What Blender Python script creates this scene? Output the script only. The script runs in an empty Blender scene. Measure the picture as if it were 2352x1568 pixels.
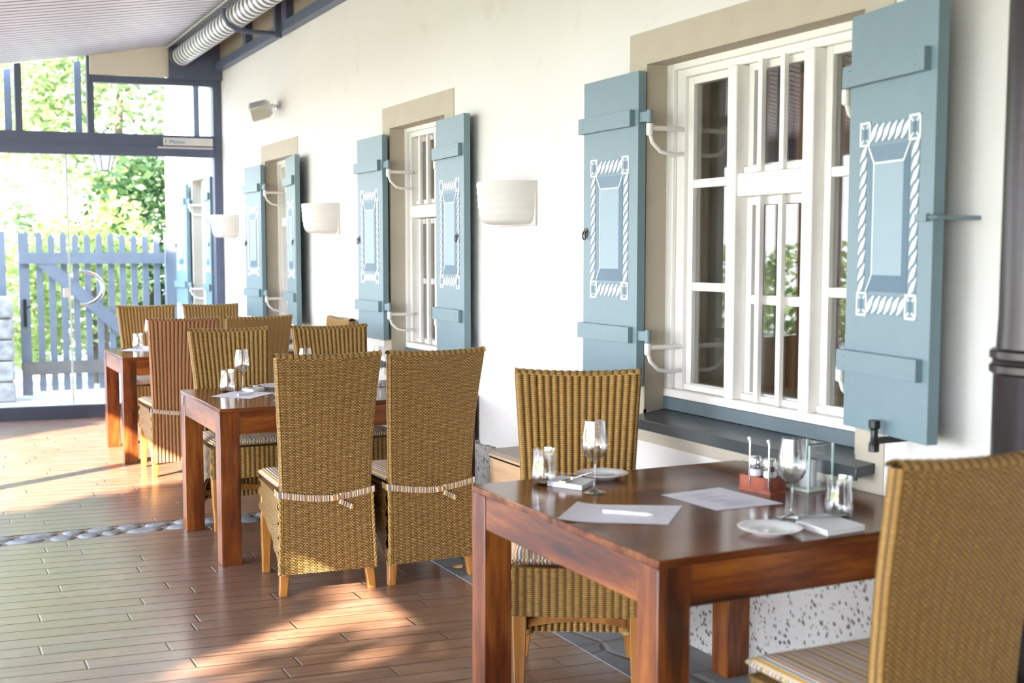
import bpy, math, random
from math import sin, cos, pi, radians, sqrt, atan2
from mathutils import Vector, Matrix
random.seed(7)
sc = bpy.context.scene
col = sc.collection

# ------------------------------------------------------------------ camera, sky, sun, exposure
cd = bpy.data.cameras.new('camera'); cam = bpy.data.objects.new('camera', cd); col.objects.link(cam)
cd.sensor_fit = 'HORIZONTAL'; cd.sensor_width = 36.0; cd.lens = 2800 / 2352 * 36
cd.shift_y = 36 / 2352
VL = Vector((-214 - 1176, 580 - 820, 2800)).normalized()          # direction along the house wall, in camera space
UP = -Vector((0, 2800 * 2800 / 240, 2800)).normalized(); UP = (UP - UP.dot(VL) * VL).normalized()
XR = -UP.cross(VL); XR = XR if XR.x > 0 else -XR
Rm = Matrix((XR, VL, UP))                                          # world rows, camera (x right, y down, z forward) columns
M4 = Matrix.Identity(4)
for i in range(3):
    M4[i][0] = Rm[i][0]; M4[i][1] = -Rm[i][1]; M4[i][2] = -Rm[i][2]
M4[2][3] = 1.5
cam.matrix_world = M4
cd.clip_start = 0.05
cd.dof.use_dof = True; cd.dof.focus_distance = 5.6; cd.dof.aperture_fstop = 2.8
sc.camera = cam
sc.view_settings.view_transform = 'Standard'; sc.view_settings.look = 'None'
sc.view_settings.gamma = 1.0; sc.view_settings.use_curve_mapping = False
sc.view_settings.exposure = 1.48
sc.cycles.use_denoising = True
sc.cycles.max_bounces = 10; sc.cycles.diffuse_bounces = 5; sc.cycles.glossy_bounces = 4
sc.cycles.transmission_bounces = 8; sc.cycles.transparent_max_bounces = 16
sc.cycles.caustics_reflective = False; sc.cycles.caustics_refractive = False
sc.cycles.sample_clamp_indirect = 6.0

w = bpy.data.worlds.new('sky'); sc.world = w; w.use_nodes = True
nt = w.node_tree; nt.nodes.clear()
wo = nt.nodes.new('ShaderNodeOutputWorld'); bg = nt.nodes.new('ShaderNodeBackground')
tc = nt.nodes.new('ShaderNodeTexCoord'); sx = nt.nodes.new('ShaderNodeSeparateXYZ'); cr = nt.nodes.new('ShaderNodeValToRGB')
nt.links.new(tc.outputs['Generated'], sx.inputs[0]); nt.links.new(sx.outputs['Z'], cr.inputs[0])
cr.color_ramp.elements[0].position = 0.0; cr.color_ramp.elements[0].color = (0.93, 0.95, 1.0, 1)
cr.color_ramp.elements[1].position = 0.7; cr.color_ramp.elements[1].color = (0.42, 0.62, 1.0, 1)
# the sky is brightest on the side the low sun stands
vm = nt.nodes.new('ShaderNodeVectorMath'); vm.operation = 'DOT_PRODUCT'; nt.links.new(tc.outputs['Generated'], vm.inputs[0]); vm.inputs[1].default_value = (-.87, -.25, .43)
m1 = nt.nodes.new('ShaderNodeMath'); m1.operation = 'MAXIMUM'; nt.links.new(vm.outputs['Value'], m1.inputs[0]); m1.inputs[1].default_value = 0
m2 = nt.nodes.new('ShaderNodeMath'); m2.operation = 'POWER'; nt.links.new(m1.outputs[0], m2.inputs[0]); m2.inputs[1].default_value = 2.0
m3 = nt.nodes.new('ShaderNodeMath'); m3.operation = 'MULTIPLY_ADD'; nt.links.new(m2.outputs[0], m3.inputs[0]); m3.inputs[1].default_value = 6.5; m3.inputs[2].default_value = 2.0
nt.links.new(cr.outputs[0], bg.inputs[0]); nt.links.new(m3.outputs[0], bg.inputs[1])
nt.links.new(bg.outputs[0], wo.inputs[0])

SUN_AZ, SUN_EL = radians(32), radians(26)
sd = bpy.data.lights.new('sun', 'SUN'); sun = bpy.data.objects.new('sun', sd); col.objects.link(sun)
sd.energy = 24.0; sd.color = (1.0, 0.88, 0.72); sd.angle = radians(.6)
sun.rotation_euler = Vector((cos(SUN_EL) * cos(SUN_AZ), cos(SUN_EL) * sin(SUN_AZ), -sin(SUN_EL))).to_track_quat('-Z', 'Y').to_euler()

# ------------------------------------------------------------------ node helpers and materials
class NT:
    def __init__(s, name):
        s.m = bpy.data.materials.new(name); s.m.use_nodes = True; s.t = s.m.node_tree
        s.b = s.t.nodes['Principled BSDF']; s.out = s.t.nodes['Material Output']
    def n(s, typ, **kw):
        nd = s.t.nodes.new(typ)
        for k, v in kw.items(): setattr(nd, k, v)
        return nd
    def set(s, nd, i, v):
        if hasattr(v, 'default_value') and hasattr(v, 'is_output'): s.t.links.new(v, nd.inputs[i])
        else: nd.inputs[i].default_value = v
    def math(s, op, a, b=None, c=None):
        nd = s.n('ShaderNodeMath', operation=op); s.set(nd, 0, a)
        if b is not None: s.set(nd, 1, b)
        if c is not None: s.set(nd, 2, c)
        return nd.outputs[0]
    def noise(s, vec, scale, detail=3, rough=.5):
        nd = s.n('ShaderNodeTexNoise'); s.t.links.new(vec, nd.inputs['Vector'])
        nd.inputs['Scale'].default_value = scale; nd.inputs['Detail'].default_value = detail; nd.inputs['Roughness'].default_value = rough
        return nd.outputs[0]
    def ramp(s, fac, stops):
        nd = s.n('ShaderNodeValToRGB'); s.t.links.new(fac, nd.inputs[0]); e = nd.color_ramp.elements
        e[0].position = stops[0][0]; e[0].color = (*stops[0][1], 1)
        e[1].position = stops[-1][0]; e[1].color = (*stops[-1][1], 1)
        for p, c in stops[1:-1]:
            q = e.new(p); q.color = (*c, 1)
        return nd.outputs[0]
    def mix(s, fac, a, b, blend='MIX'):
        nd = s.n('ShaderNodeMix', data_type='RGBA', blend_type=blend)
        for i, v in ((0, fac), (6, a), (7, b)):
            if isinstance(v, tuple): v = (*v, 1) if len(v) == 3 else v
            s.set(nd, i, v)
        return nd.outputs[2]
    def coord(s, kind='Object', scale=None, offset_random=False):
        t = s.n('ShaderNodeTexCoord').outputs[kind]
        if scale or offset_random:
            mp = s.n('ShaderNodeMapping'); s.t.links.new(t, mp.inputs[0])
            if scale: mp.inputs['Scale'].default_value = scale
            if offset_random:
                r = s.n('ShaderNodeObjectInfo').outputs['Random']
                cb = s.n('ShaderNodeCombineXYZ')
                for k, f in enumerate((17., 29., 41.)): s.t.links.new(s.math('MULTIPLY', r, f), cb.inputs[k])
                s.t.links.new(cb.outputs[0], mp.inputs['Location'])
            t = mp.outputs[0]
        return t
    def bump(s, h, strength=.5, dist=.002):
        nd = s.n('ShaderNodeBump'); nd.inputs['Strength'].default_value = strength; nd.inputs['Distance'].default_value = dist
        s.t.links.new(h, nd.inputs['Height']); s.t.links.new(nd.outputs[0], s.b.inputs['Normal'])
    def bc(s, c): s.set(s.b, 'Base Color', (*c, 1) if isinstance(c, tuple) else c)
    def p(s, **kw):
        for k, v in kw.items(): s.set(s.b, k.replace('_', ' '), v)
        return s

def plain(name, c, rough=.5, metal=0., var=.06, scale=30, bump=0., coat=0.):
    g = NT(name); v = g.coord()
    nz = g.noise(v, scale, 4)
    g.bc(g.mix(nz, tuple(x * (1 - var) for x in c), tuple(min(1, x * (1 + var)) for x in c)))
    g.p(Roughness=rough, Metallic=metal, Coat_Weight=coat)
    if bump: g.bump(g.noise(v, scale * 4, 3), .4, bump)
    return g.m

def wood(name, axis, c1, c2, c3, rough=.35, coat=.2, stretch=.06, scale=16):
    g = NT(name); sc_ = [1, 1, 1]; sc_['xyz'.index(axis)] = stretch
    v = g.coord(scale=tuple(sc_), offset_random=True)
    a = g.noise(v, scale, 5, .6); b = g.noise(v, scale * 6, 3, .6)
    f = g.math('ADD', g.math('MULTIPLY', a, .75), g.math('MULTIPLY', b, .25))
    g.bc(g.ramp(f, [(.36, c1), (.48, c2), (.62, c3)]))
    g.p(Roughness=rough, Coat_Weight=coat, Coat_Roughness=.12, Specular_IOR_Level=.28 if coat == 0 else .5); g.bump(b, .15, .001)
    return g.m

def weave(name, dark, mid, light, rib):
    g = NT(name); uv = g.n('ShaderNodeUVMap').outputs[0]
    sp = g.n('ShaderNodeSeparateXYZ'); g.t.links.new(uv, sp.inputs[0]); u, v = sp.outputs[0], sp.outputs[1]
    nzv = g.noise(uv, 9, 2)
    v = g.math('ADD', v, g.math('MULTIPLY', nzv, .006))
    pu, pv = (.0265, .0068) if rib else (.0166, .0068)
    r = g.math('DIVIDE', v, pv); fr = g.math('FRACT', r); row = g.math('FLOOR', r)
    strand = g.math('SINE', g.math('MULTIPLY', fr, pi))
    par = g.math('MULTIPLY', g.math('MODULO', row, 2.0), .5)
    if rib:
        st = g.math('ABSOLUTE', g.math('SINE', g.math('MULTIPLY', g.math('DIVIDE', u, pu), pi)))
        h = g.math('MULTIPLY', g.math('ADD', .35, g.math('MULTIPLY', strand, .65)), g.math('POWER', st, .6))
    else:
        st = g.math('ABSOLUTE', g.math('SINE', g.math('MULTIPLY', g.math('ADD', g.math('DIVIDE', u, pu), par), pi)))
        h = g.math('MULTIPLY', g.math('POWER', strand, .7), g.math('ADD', .25, g.math('MULTIPLY', st, .75)))
    cmb = g.n('ShaderNodeCombineXYZ'); g.t.links.new(g.math('MULTIPLY', u, 8.), cmb.inputs[0]); g.t.links.new(g.math('MULTIPLY', row, .37), cmb.inputs[1])
    tone = g.noise(cmb.outputs[0], 4., 2, .6)
    c = g.ramp(h, [(.15, dark), (.5, mid), (.95, light)])
    c = g.mix(g.math('MULTIPLY', g.math('SUBTRACT', tone, .3), .9), c, (mid[0] * .45, mid[1] * .40, mid[2] * .35))
    g.bc(c); g.p(Roughness=.42, Specular_IOR_Level=.45); g.bump(h, .9, .004)
    return g.m

def stripes(name, axis):
    g = NT(name); v = g.coord('UV'); sp = g.n('ShaderNodeSeparateXYZ'); g.t.links.new(v, sp.inputs[0])
    u = sp.outputs[axis]
    f = g.math('FRACT', g.math('DIVIDE', u, .078))
    cream, red, grey, ochre, white, blue = (.62, .54, .38), (.36, .07, .05), (.17, .19, .20), (.50, .26, .05), (.74, .72, .68), (.22, .29, .36)
    nd = g.n('ShaderNodeValToRGB'); g.t.links.new(f, nd.inputs[0]); nd.color_ramp.interpolation = 'CONSTANT'
    seq = [(0, cream), (.10, ochre), (.20, cream), (.25, grey), (.34, white), (.42, red), (.50, cream), (.58, ochre), (.66, blue), (.74, white), (.80, red), (.84, ochre), (.92, grey)]
    e = nd.color_ramp.elements; e[0].position = 0; e[0].color = (*seq[0][1], 1); e[1].position = seq[-1][0]; e[1].color = (*seq[-1][1], 1)
    for p_, c_ in seq[1:-1]:
        q = e.new(p_); q.color = (*c_, 1)
    g.bc(nd.outputs[0]); g.p(Roughness=.9); g.bump(g.noise(v, 900, 2), .2, .0006)
    return g.m

def glass(name, tint=(1, 1, 1), boost=1.0):
    # flat window pane: clear with a mirror-like skin that grows with the viewing angle
    g = NT(name); g.t.nodes.remove(g.b)
    tr = g.n('ShaderNodeBsdfTransparent'); tr.inputs[0].default_value = (*tint, 1)
    gl = g.n('ShaderNodeBsdfGlossy'); gl.inputs['Roughness'].default_value = .01
    lw = g.n('ShaderNodeLayerWeight'); lw.inputs[0].default_value = .5
    fr = g.math('MULTIPLY_ADD', g.math('POWER', lw.outputs['Facing'], 3.4), .92, .05)
    mx = g.n('ShaderNodeMixShader'); g.t.links.new(g.math('MINIMUM', g.math('MULTIPLY', fr, boost), 1.), mx.inputs[0])
    g.t.links.new(tr.outputs[0], mx.inputs[1]); g.t.links.new(gl.outputs[0], mx.inputs[2]); g.t.links.new(mx.outputs[0], g.out.inputs[0])
    return g.m

def crystal(name):
    g = NT(name); g.bc((1., 1., 1.)); g.p(Roughness=0.0, IOR=1.45, Transmission_Weight=1.0)
    return g.m

def floor_mat():
    g = NT('terrace_planks'); P = g.coord('Object'); sp = g.n('ShaderNodeSeparateXYZ'); g.t.links.new(P, sp.inputs[0])
    x, y = sp.outputs[0], sp.outputs[1]
    a = .118
    v = g.math('ADD', y, g.math('MULTIPLY', x, a))                   # across the boards
    pw, pl = .112, .95
    r = g.math('DIVIDE', v, pw); row = g.math('FLOOR', r); fv = g.math('FRACT', r)
    wn = g.n('ShaderNodeTexWhiteNoise', noise_dimensions='1D'); g.t.links.new(row, wn.inputs['W'])
    q = g.math('ADD', g.math('DIVIDE', x, pl), g.math('MULTIPLY', wn.outputs['Value'], 7.3)); fq = g.math('FRACT', q); cell = g.math('FLOOR', q)
    ev = g.math('MULTIPLY', g.math('MINIMUM', fv, g.math('SUBTRACT', 1., fv)), pw)
    eq = g.math('MULTIPLY', g.math('MINIMUM', fq, g.math('SUBTRACT', 1., fq)), pl)
    d = g.math('MINIMUM', ev, eq)
    gap = g.math('SMOOTH_MIN', g.math('DIVIDE', d, .006), 1., .1)
    cb = g.n('ShaderNodeCombineXYZ'); g.t.links.new(row, cb.inputs[0]); g.t.links.new(cell, cb.inputs[1])
    w2 = g.n('ShaderNodeTexWhiteNoise', noise_dimensions='2D'); g.t.links.new(cb.outputs[0], w2.inputs[0])
    gv = g.n('ShaderNodeCombineXYZ'); g.t.links.new(g.math('ADD', g.math('MULTIPLY', x, 2.2), g.math('MULTIPLY', w2.outputs[0], 31.)), gv.inputs[0]); g.t.links.new(g.math('MULTIPLY', v, 42.), gv.inputs[1])
    grain = g.noise(gv.outputs[0], 1.0, 5, .62)
    base = g.ramp(grain, [(.28, (.095, .053, .036)), (.5, (.185, .108, .074)), (.75, (.28, .18, .128))])
    base = g.mix(g.math('MULTIPLY', w2.outputs[0], .45), base, (.20, .085, .042))
    scuff = g.noise(P, 3.5, 6, .7)
    base = g.mix(g.math('MULTIPLY', g.math('MAXIMUM', g.math('SUBTRACT', scuff, .52), 0.), 1.4), base, (.46, .31, .22))
    base = g.mix(gap, (.07, .032, .02), base)
    g.bc(base)
    g.p(Roughness=g.math('ADD', .24, g.math('MULTIPLY', grain, .20)), Coat_Weight=.3, Coat_Roughness=.2)
    hh = g.math('ADD', g.math('MULTIPLY', gap, 1.0), g.math('MULTIPLY', grain, .05))
    g.bump(hh, .7, .006)
    return g.m

def plaster():
    g = NT('white_plaster'); v = g.coord()
    a = g.noise(v, 1.1, 4); b = g.noise(v, 24, 5, .65); c = g.noise(v, 5, 4, .6)
    base = g.mix(a, (.70, .68, .645), (.77, .755, .73))
    base = g.mix(g.math('MULTIPLY', g.math('MAXIMUM', g.math('SUBTRACT', c, .61), 0.), 2.5), base, (.60, .54, .44))
    g.bc(base); g.p(Roughness=.85, Specular_IOR_Level=.2)
    g.bump(g.math('ADD', g.math('MULTIPLY', b, .35), c), .5, .006)
    return g.m

def stone(name, c1, c2, scale, holes=True, rough=.9, bump=.01):
    g = NT(name); v = g.coord()
    vo = g.n('ShaderNodeTexVoronoi'); g.t.links.new(v, vo.inputs['Vector']); vo.inputs['Scale'].default_value = scale
    n_ = g.noise(v, scale * .6, 6, .65)
    f = g.math('ADD', g.math('MULTIPLY', vo.outputs['Distance'], .5), g.math('MULTIPLY', n_, .75))
    if holes: cl = g.ramp(f, [(.38, c1), (.50, tuple((p + q) / 2 for p, q in zip(c1, c2))), (.58, c2)])
    else: cl = g.ramp(f, [(.3, c1), (.85, c2)])
    g.bc(cl); g.p(Roughness=rough); g.bump(f, .7, bump)
    return g.m

def paving(name, c1, c2, grout, scale, rough=.7):
    g = NT(name); v = g.coord()
    vo = g.n('ShaderNodeTexVoronoi', feature='DISTANCE_TO_EDGE'); g.t.links.new(v, vo.inputs['Vector']); vo.inputs['Scale'].default_value = scale
    v2 = g.n('ShaderNodeTexVoronoi'); g.t.links.new(v, v2.inputs['Vector']); v2.inputs['Scale'].default_value = scale
    nz = g.noise(v, 14, 5, .6)
    sx_ = g.n('ShaderNodeSeparateXYZ'); g.t.links.new(v2.outputs['Color'], sx_.inputs[0])
    cl = g.mix(g.math('ADD', g.math('MULTIPLY', sx_.outputs[0], .5), g.math('MULTIPLY', nz, .5)), c1, c2)
    e = g.math('MINIMUM', g.math('MULTIPLY', vo.outputs['Distance'], 16), 1.)
    g.bc(g.mix(e, grout, cl)); g.p(Roughness=rough); g.bump(g.math('ADD', e, g.math('MULTIPLY', nz, .5)), .7, .01)
    return g.m

def leafmat(name, c1, c2):
    g = NT(name); r = g.n('ShaderNodeNewGeometry').outputs['Random Per Island']
    c = g.mix(r, c1, c2); g.bc(c); g.p(Roughness=.5)
    tl = g.n('ShaderNodeBsdfTranslucent'); g.t.links.new(c, tl.inputs[0])
    mx = g.n('ShaderNodeMixShader'); mx.inputs[0].default_value = .45
    g.t.links.new(g.b.outputs[0], mx.inputs[1]); g.t.links.new(tl.outputs[0], mx.inputs[2]); g.t.links.new(mx.outputs[0], g.out.inputs[0])
    return g.m

def emit(name, c, s):
    g = NT(name); g.bc(c); g.set(g.b, 'Emission Color', (*c, 1)); g.p(Emission_Strength=s); return g.m

R1, R2, R3 = (.030, .008, .003), (.135, .032, .007), (.30, .095, .016)
WX, WY, WZ = [wood('table_wood_' + n_, a_, R1, R2, R3, rough=.3, coat=.1, stretch=.13, scale=9) for n_, a_ in (('across', 'x'), ('along', 'y'), ('upright', 'z'))]
WTOP = wood('table_top_wood', 'x', (.050, .013, .005), (.125, .036, .012), (.23, .085, .027), rough=.17, coat=.0, stretch=.09, scale=8)
CHW = wood('chair_leg_wood', 'z', (.22, .075, .012), (.36, .14, .026), (.48, .22, .05))
WK_F = weave('wicker_flat', (.020, .010, .002), (.27, .142, .027), (.60, .375, .115), False)
WK_R = weave('wicker_ribbed', (.030, .014, .003), (.29, .150, .028), (.58, .355, .105), True)
WB_R = weave('wicker_reddish', (.045, .018, .007), (.30, .125, .040), (.50, .25, .10), True)
CANE = plain('cane_braid', (.36, .215, .055), .5, var=.35, scale=120, bump=.002)
STR = stripes('striped_cloth', 0)
PLAST = plaster()
BEIGE = plain('beige_paint', (.47, .42, .33), .8, var=.08, scale=9, bump=.002)
WHITEP = plain('white_paint', (.80, .78, .74), .45, var=.05, scale=22, bump=.001)
BLUE = plain('blue_grey_paint', (.165, .245, .275), .42, var=.07, scale=14, bump=.0008)
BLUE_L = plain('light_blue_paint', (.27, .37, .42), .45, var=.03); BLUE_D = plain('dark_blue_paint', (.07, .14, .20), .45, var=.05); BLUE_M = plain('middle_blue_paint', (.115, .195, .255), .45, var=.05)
ORNW = plain('ornament_white', (.83, .84, .84), .5, var=.02)
STEEL = plain('blue_grey_metal', (.085, .105, .165), .4, .0, var=.08, scale=6)
SILL = plain('sill_metal', (.045, .055, .060), .3, .0, var=.25, scale=8); UPST = plain('sill_upstand', (.105, .140, .160), .35, 0, var=.25, scale=8); RAIL = plain('threshold_metal', (.022, .028, .045), .45)
BLACK = plain('black_iron', (.013, .013, .015), .35, .3); COLM = plain('column_iron', (.030, .024, .024), .28, .3, var=.2, scale=8, bump=.001)
CREAM = plain('cream_board', (.66, .62, .52), .7, var=.04); INFILL = plain('beige_board', (.30, .26, .17), .8, var=.12, scale=5)
CEIL = plain('slat_metal', (.56, .58, .65), .55, .0, var=.05, scale=3); CEILG = plain('slat_groove', (.10, .10, .12), .6)
DUCT = plain('duct_white', (.82, .83, .85), .35, 0., var=.03); DUCTR = plain('duct_ring', (.09, .10, .12), .4)
CERAM = plain('white_ceramic', (.62, .60, .565), .6, var=.03)
CHROME = plain('polished_steel', (.75, .76, .78), .12, 1.0, var=.02); PORC = plain('porcelain', (.84, .84, .86), .12, var=.01, coat=.4)
PAPER = plain('paper', (.80, .78, .85), .8, var=.015); NAPK = plain('napkin_cloth', (.76, .77, .78), .85, var=.03); INK = plain('grey_ink', (.42, .40, .48), .8)
CRYS = glass('drinking_glass', (.97, .975, .975), 2.3); PANE = glass('window_glass', (.93, .94, .93), 1.5); CLEAR = glass('door_glass', (.98, .99, .99), .6)
WAX = plain('white_wax', (.82, .80, .84), .5, var=.02); HOLDW = wood('holder_wood', 'z', (.14, .02, .008), (.27, .05, .018), (.34, .08, .03))
BOXW = wood('beech_board', 'y', (.46, .30, .165), (.58, .39, .23), (.64, .45, .28), rough=.5, coat=0); BOXT = plain('grey_board', (.30, .245, .20), .5, var=.1)
GATEP = plain('faded_blue_wood', (.165, .195, .23), .75, var=.22, scale=7, bump=.002); GATEW = plain('weathered_wood', (.17, .155, .135), .85, var=.3, scale=9, bump=.003)
FLOORM = floor_mat(); SLATE = paving('slate_paving', (.13, .135, .14), (.30, .31, .315), (.17, .16, .15), 4.2)
PLINTH = stone('pitted_plinth', (.075, .066, .055), (.40, .38, .35), 46); PEB = stone('river_pebble', (.13, .135, .14), (.33, .335, .345), 22, False, .75, .006)
MORTAR = stone('pebble_mortar', (.16, .14, .12), (.36, .32, .27), 60, False); YARD = paving('yard_stone', (.50, .50, .49), (.66, .65, .64), (.30, .33, .22), 3.0, .8)
PIER = stone('rough_stone', (.20, .21, .20), (.50, .49, .46), 12, False); LAWN = plain('lawn_green', (.14, .20, .06), .9, var=.3, scale=12)
INWOOD = wood('panel_wood', 'z', (.09, .050, .028), (.16, .092, .052), (.22, .13, .08)); CURT = plain('pale_curtain', (.58, .52, .43), .9, var=.06)

# ------------------------------------------------------------------ mesh helpers
class MB:
    def __init__(s): s.v = []; s.f = []; s.m = []; s.uv = {}
    def add(s, vs, fs, mi=0, uvs=None):
        o = len(s.v); s.v += [tuple(p) for p in vs]
        for k, f in enumerate(fs):
            if uvs is not None: s.uv[len(s.f)] = [uvs[i] for i in f]
            s.f.append(tuple(i + o for i in f)); s.m.append(mi)
        return s
    def hexa(s, p, mi=0):   # p: bottom 4 ccw, top 4 ccw
        return s.add(p, [(3, 2, 1, 0), (4, 5, 6, 7), (0, 1, 5, 4), (1, 2, 6, 5), (2, 3, 7, 6), (3, 0, 4, 7)], mi)
    def box(s, x0, x1, y0, y1, z0, z1, mi=0):
        x0, x1 = sorted((x0, x1)); y0, y1 = sorted((y0, y1)); z0, z1 = sorted((z0, z1))
        return s.hexa([(x0, y0, z0), (x1, y0, z0), (x1, y1, z0), (x0, y1, z0), (x0, y0, z1), (x1, y0, z1), (x1, y1, z1), (x0, y1, z1)], mi)
    def prism(s, poly, a, b, axis='y', mi=0):   # poly in the two other axes, extruded from a to b along axis
        def pt(p, t): return {'x': (t, p[0], p[1]), 'y': (p[0], t, p[1]), 'z': (p[0], p[1], t)}[axis]
        n = len(poly); area = sum(poly[i][0] * poly[(i + 1) % n][1] - poly[(i + 1) % n][0] * poly[i][1] for i in range(n))
        if (area < 0) != (axis == 'y'): poly = poly[::-1]
        if a > b: a, b = b, a
        vs = [pt(p, a) for p in poly] + [pt(p, b) for p in poly]
        fs = [tuple(range(n - 1, -1, -1)), tuple(range(n, 2 * n))] + [(i, (i + 1) % n, n + (i + 1) % n, n + i) for i in range(n)]
        return s.add(vs, fs, mi)
    def tube(s, path, r, n=8, mi=0, caps=True, closed=False):
        path = [Vector(p) for p in path]; k = len(path); rr = r if isinstance(r, (list, tuple)) else [r] * k
        t0 = (path[1] - path[0]).normalized(); up = Vector((0, 0, 1)) if abs(t0.z) < .9 else Vector((1, 0, 0))
        nrm = (up - up.dot(t0) * t0).normalized(); vs = []; uvs = []; L = 0
        for i in range(k):
            t = (path[min(i + 1, k - 1)] - path[max(i - 1, 0)])
            if closed: t = path[(i + 1) % k] - path[i - 1]
            t = t.normalized() if t.length > 1e-9 else t0
            nrm = (nrm - nrm.dot(t) * t).normalized(); bi = t.cross(nrm)
            if i: L += (path[i] - path[i - 1]).length
            for j in range(n):
                a = 2 * pi * j / n; vs.append(path[i] + (nrm * cos(a) + bi * sin(a)) * rr[i]); uvs.append((L, j / n * 2 * pi * rr[i]))
        fs = []
        for i in range(k if closed else k - 1):
            i2 = (i + 1) % k
            fs += [(i * n + j, i * n + (j + 1) % n, i2 * n + (j + 1) % n, i2 * n + j) for j in range(n)]
        if caps and not closed: fs += [tuple(range(n - 1, -1, -1)), tuple(range((k - 1) * n, k * n))]
        return s.add(vs, fs, mi, uvs)
    def lathe(s, prof, n=24, c=(0, 0, 0), mi=0, a0=0, a1=2 * pi, sx=1., sy=1.):
        full = abs(a1 - a0 - 2 * pi) < 1e-6; m = n if full else n + 1; vs = []; fs = []
        for (r, z) in prof:
            for j in range(m):
                a = a0 + (a1 - a0) * j / n; vs.append((c[0] + r * cos(a) * sx, c[1] + r * sin(a) * sy, c[2] + z))
        for i in range(len(prof) - 1):
            for j in range(n):
                j2 = (j + 1) % m; fs.append((i * m + j, i * m + j2, (i + 1) * m + j2, (i + 1) * m + j))
        if full:
            if prof[0][0] > 1e-5: fs.append(tuple(range(m - 1, -1, -1)))
            if prof[-1][0] > 1e-5: fs.append(tuple(range((len(prof) - 1) * m, len(prof) * m)))
        return s.add(vs, fs, mi)
    def grid(s, fn, nu, nv, su, sv, mi=0, flip=False):   # fn(a,b) in 0..1, uv in metres su*a, sv*b
        vs = []; uvs = []
        for j in range(nv + 1):
            for i in range(nu + 1):
                a, b = i / nu, j / nv; vs.append(fn(a, b)); uvs.append((su * a, sv * b))
        fs = []
        for j in range(nv):
            for i in range(nu):
                q = (j * (nu + 1) + i, j * (nu + 1) + i + 1, (j + 1) * (nu + 1) + i + 1, (j + 1) * (nu + 1) + i)
                fs.append(q[::-1] if flip else q)
        return s.add(vs, fs, mi, uvs)
    def mesh(s, name, mats, smooth=40, bevel=0):
        me = bpy.data.meshes.new(name); me.from_pydata(s.v, [], s.f)
        for m in (mats if isinstance(mats, (list, tuple)) else [mats]): me.materials.append(m)
        me.polygons.foreach_set('material_index', s.m)
        uvl = me.uv_layers.new(name='UVMap'); d = []
        for p in me.polygons:
            if p.index in s.uv: d += [c for q in s.uv[p.index] for c in q]
            else:
                n = p.normal; ax = max(range(3), key=lambda k: abs(n[k])); o = [k for k in range(3) if k != ax]
                for vi in p.vertices: d += [s.v[vi][o[0]], s.v[vi][o[1]]]
        uvl.data.foreach_set('uv', d)
        if smooth:
            me.polygons.foreach_set('use_smooth', [True] * len(me.polygons)); me.set_sharp_from_angle(angle=radians(smooth))
        me.update(); return me
    def build(s, name, mats, parent=None, loc=(0, 0, 0), rotz=0., smooth=40, bevel=0):
        o = bpy.data.objects.new(name, s.mesh(name, mats, smooth)); col.objects.link(o)
        o.location = loc; o.rotation_euler = (0, 0, rotz)
        if parent: o.parent = parent
        if bevel:
            b = o.modifiers.new('edge', 'BEVEL'); b.width = bevel; b.segments = 2; b.limit_method = 'ANGLE'; b.angle_limit = radians(50)
        return o

def tag(o, label, cat, group=None, kind=None):
    o['label'] = label; o['category'] = cat
    if group: o['group'] = group
    if kind: o['kind'] = kind
    return o
def thing(name, label, cat, loc=(0, 0, 0), rotz=0., group=None):
    o = bpy.data.objects.new(name, None); col.objects.link(o); o.empty_display_size = .1
    o.location = loc; o.rotation_euler = (0, 0, rotz); return tag(o, label, cat, group)
def struct(o, label=None):
    o['kind'] = 'structure'
    if label: o['label'] = label
    return o
def sroot(name, label):
    o = bpy.data.objects.new(name, None); col.objects.link(o); return struct(o, label)
def kids(o): return [c for c in bpy.data.objects if c.parent == o]
def dup(o, loc=None, rotz=None, label=None, group=None, parent=None, scale=None):
    c = o.copy(); col.objects.link(c)
    if parent: c.parent = parent
    if loc is not None: c.location = loc
    if rotz is not None: c.rotation_euler = (0, 0, rotz)
    if scale is not None: c.scale = scale
    if label: c['label'] = label
    if group: c['group'] = group
    for k in kids(o): dup(k, parent=c)
    return c
def lerp(a, b, t): return a + (b - a) * t
def pw(pts, x):
    for (x0, y0), (x1, y1) in zip(pts, pts[1:]):
        if x <= x1: return lerp(y0, y1, max(0, (x - x0) / (x1 - x0)))
    return pts[-1][1]

WALLX = 2.66
def roof_z(x): return 3.44 - .165 * (WALLX - x)
def gl_y(x): return 11.5 + .12 * (WALLX - x)      # the glazed end wall runs slightly askew

# ------------------------------------------------------------------ floor
f = MB(); f.box(-3.2, 2.24, -3.2, 6.66, -.12, 0); f.box(-3.2, 2.24, 6.90, 12.3, -.12, 0)
struct(f.build('floor', FLOORM, smooth=0), 'brown plank terrace floor')
f = MB(); f.box(2.24, 2.66, -3.2, 12.0, -.12, .004)
struct(f.build('trim_1', SLATE, smooth=0), 'grey slate paving strip along the house wall')
f = MB(); f.box(-3.2, 2.24, 6.66, 6.90, -.12, -.004, 0)
rnd = random.Random(3)
for row in range(2):
    x = -3.1
    while x < 2.2:
        L = rnd.uniform(.10, .21); cy = 6.725 + row * .112 + rnd.uniform(-.01, .01); ry = rnd.uniform(.042, .056)
        if x + L < 2.24:
            prof = [(1.0, -.02), (.98, -.003), (.90, .003), (.6, .006), (.25, .0065), (.0, .007)]
            f.lathe([(r_ * L / 2, z_) for r_, z_ in prof], 10, (x + L / 2, cy, 0), 1, sy=ry / (L / 2))
        x += L + rnd.uniform(.004, .02)
struct(f.build('trim_2', [MORTAR, PEB], smooth=50), 'double row of grey cobbles let into the plank floor')
f = MB(); f.box(-14, 16, 12.05, 40, -.3, -.02)
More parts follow.
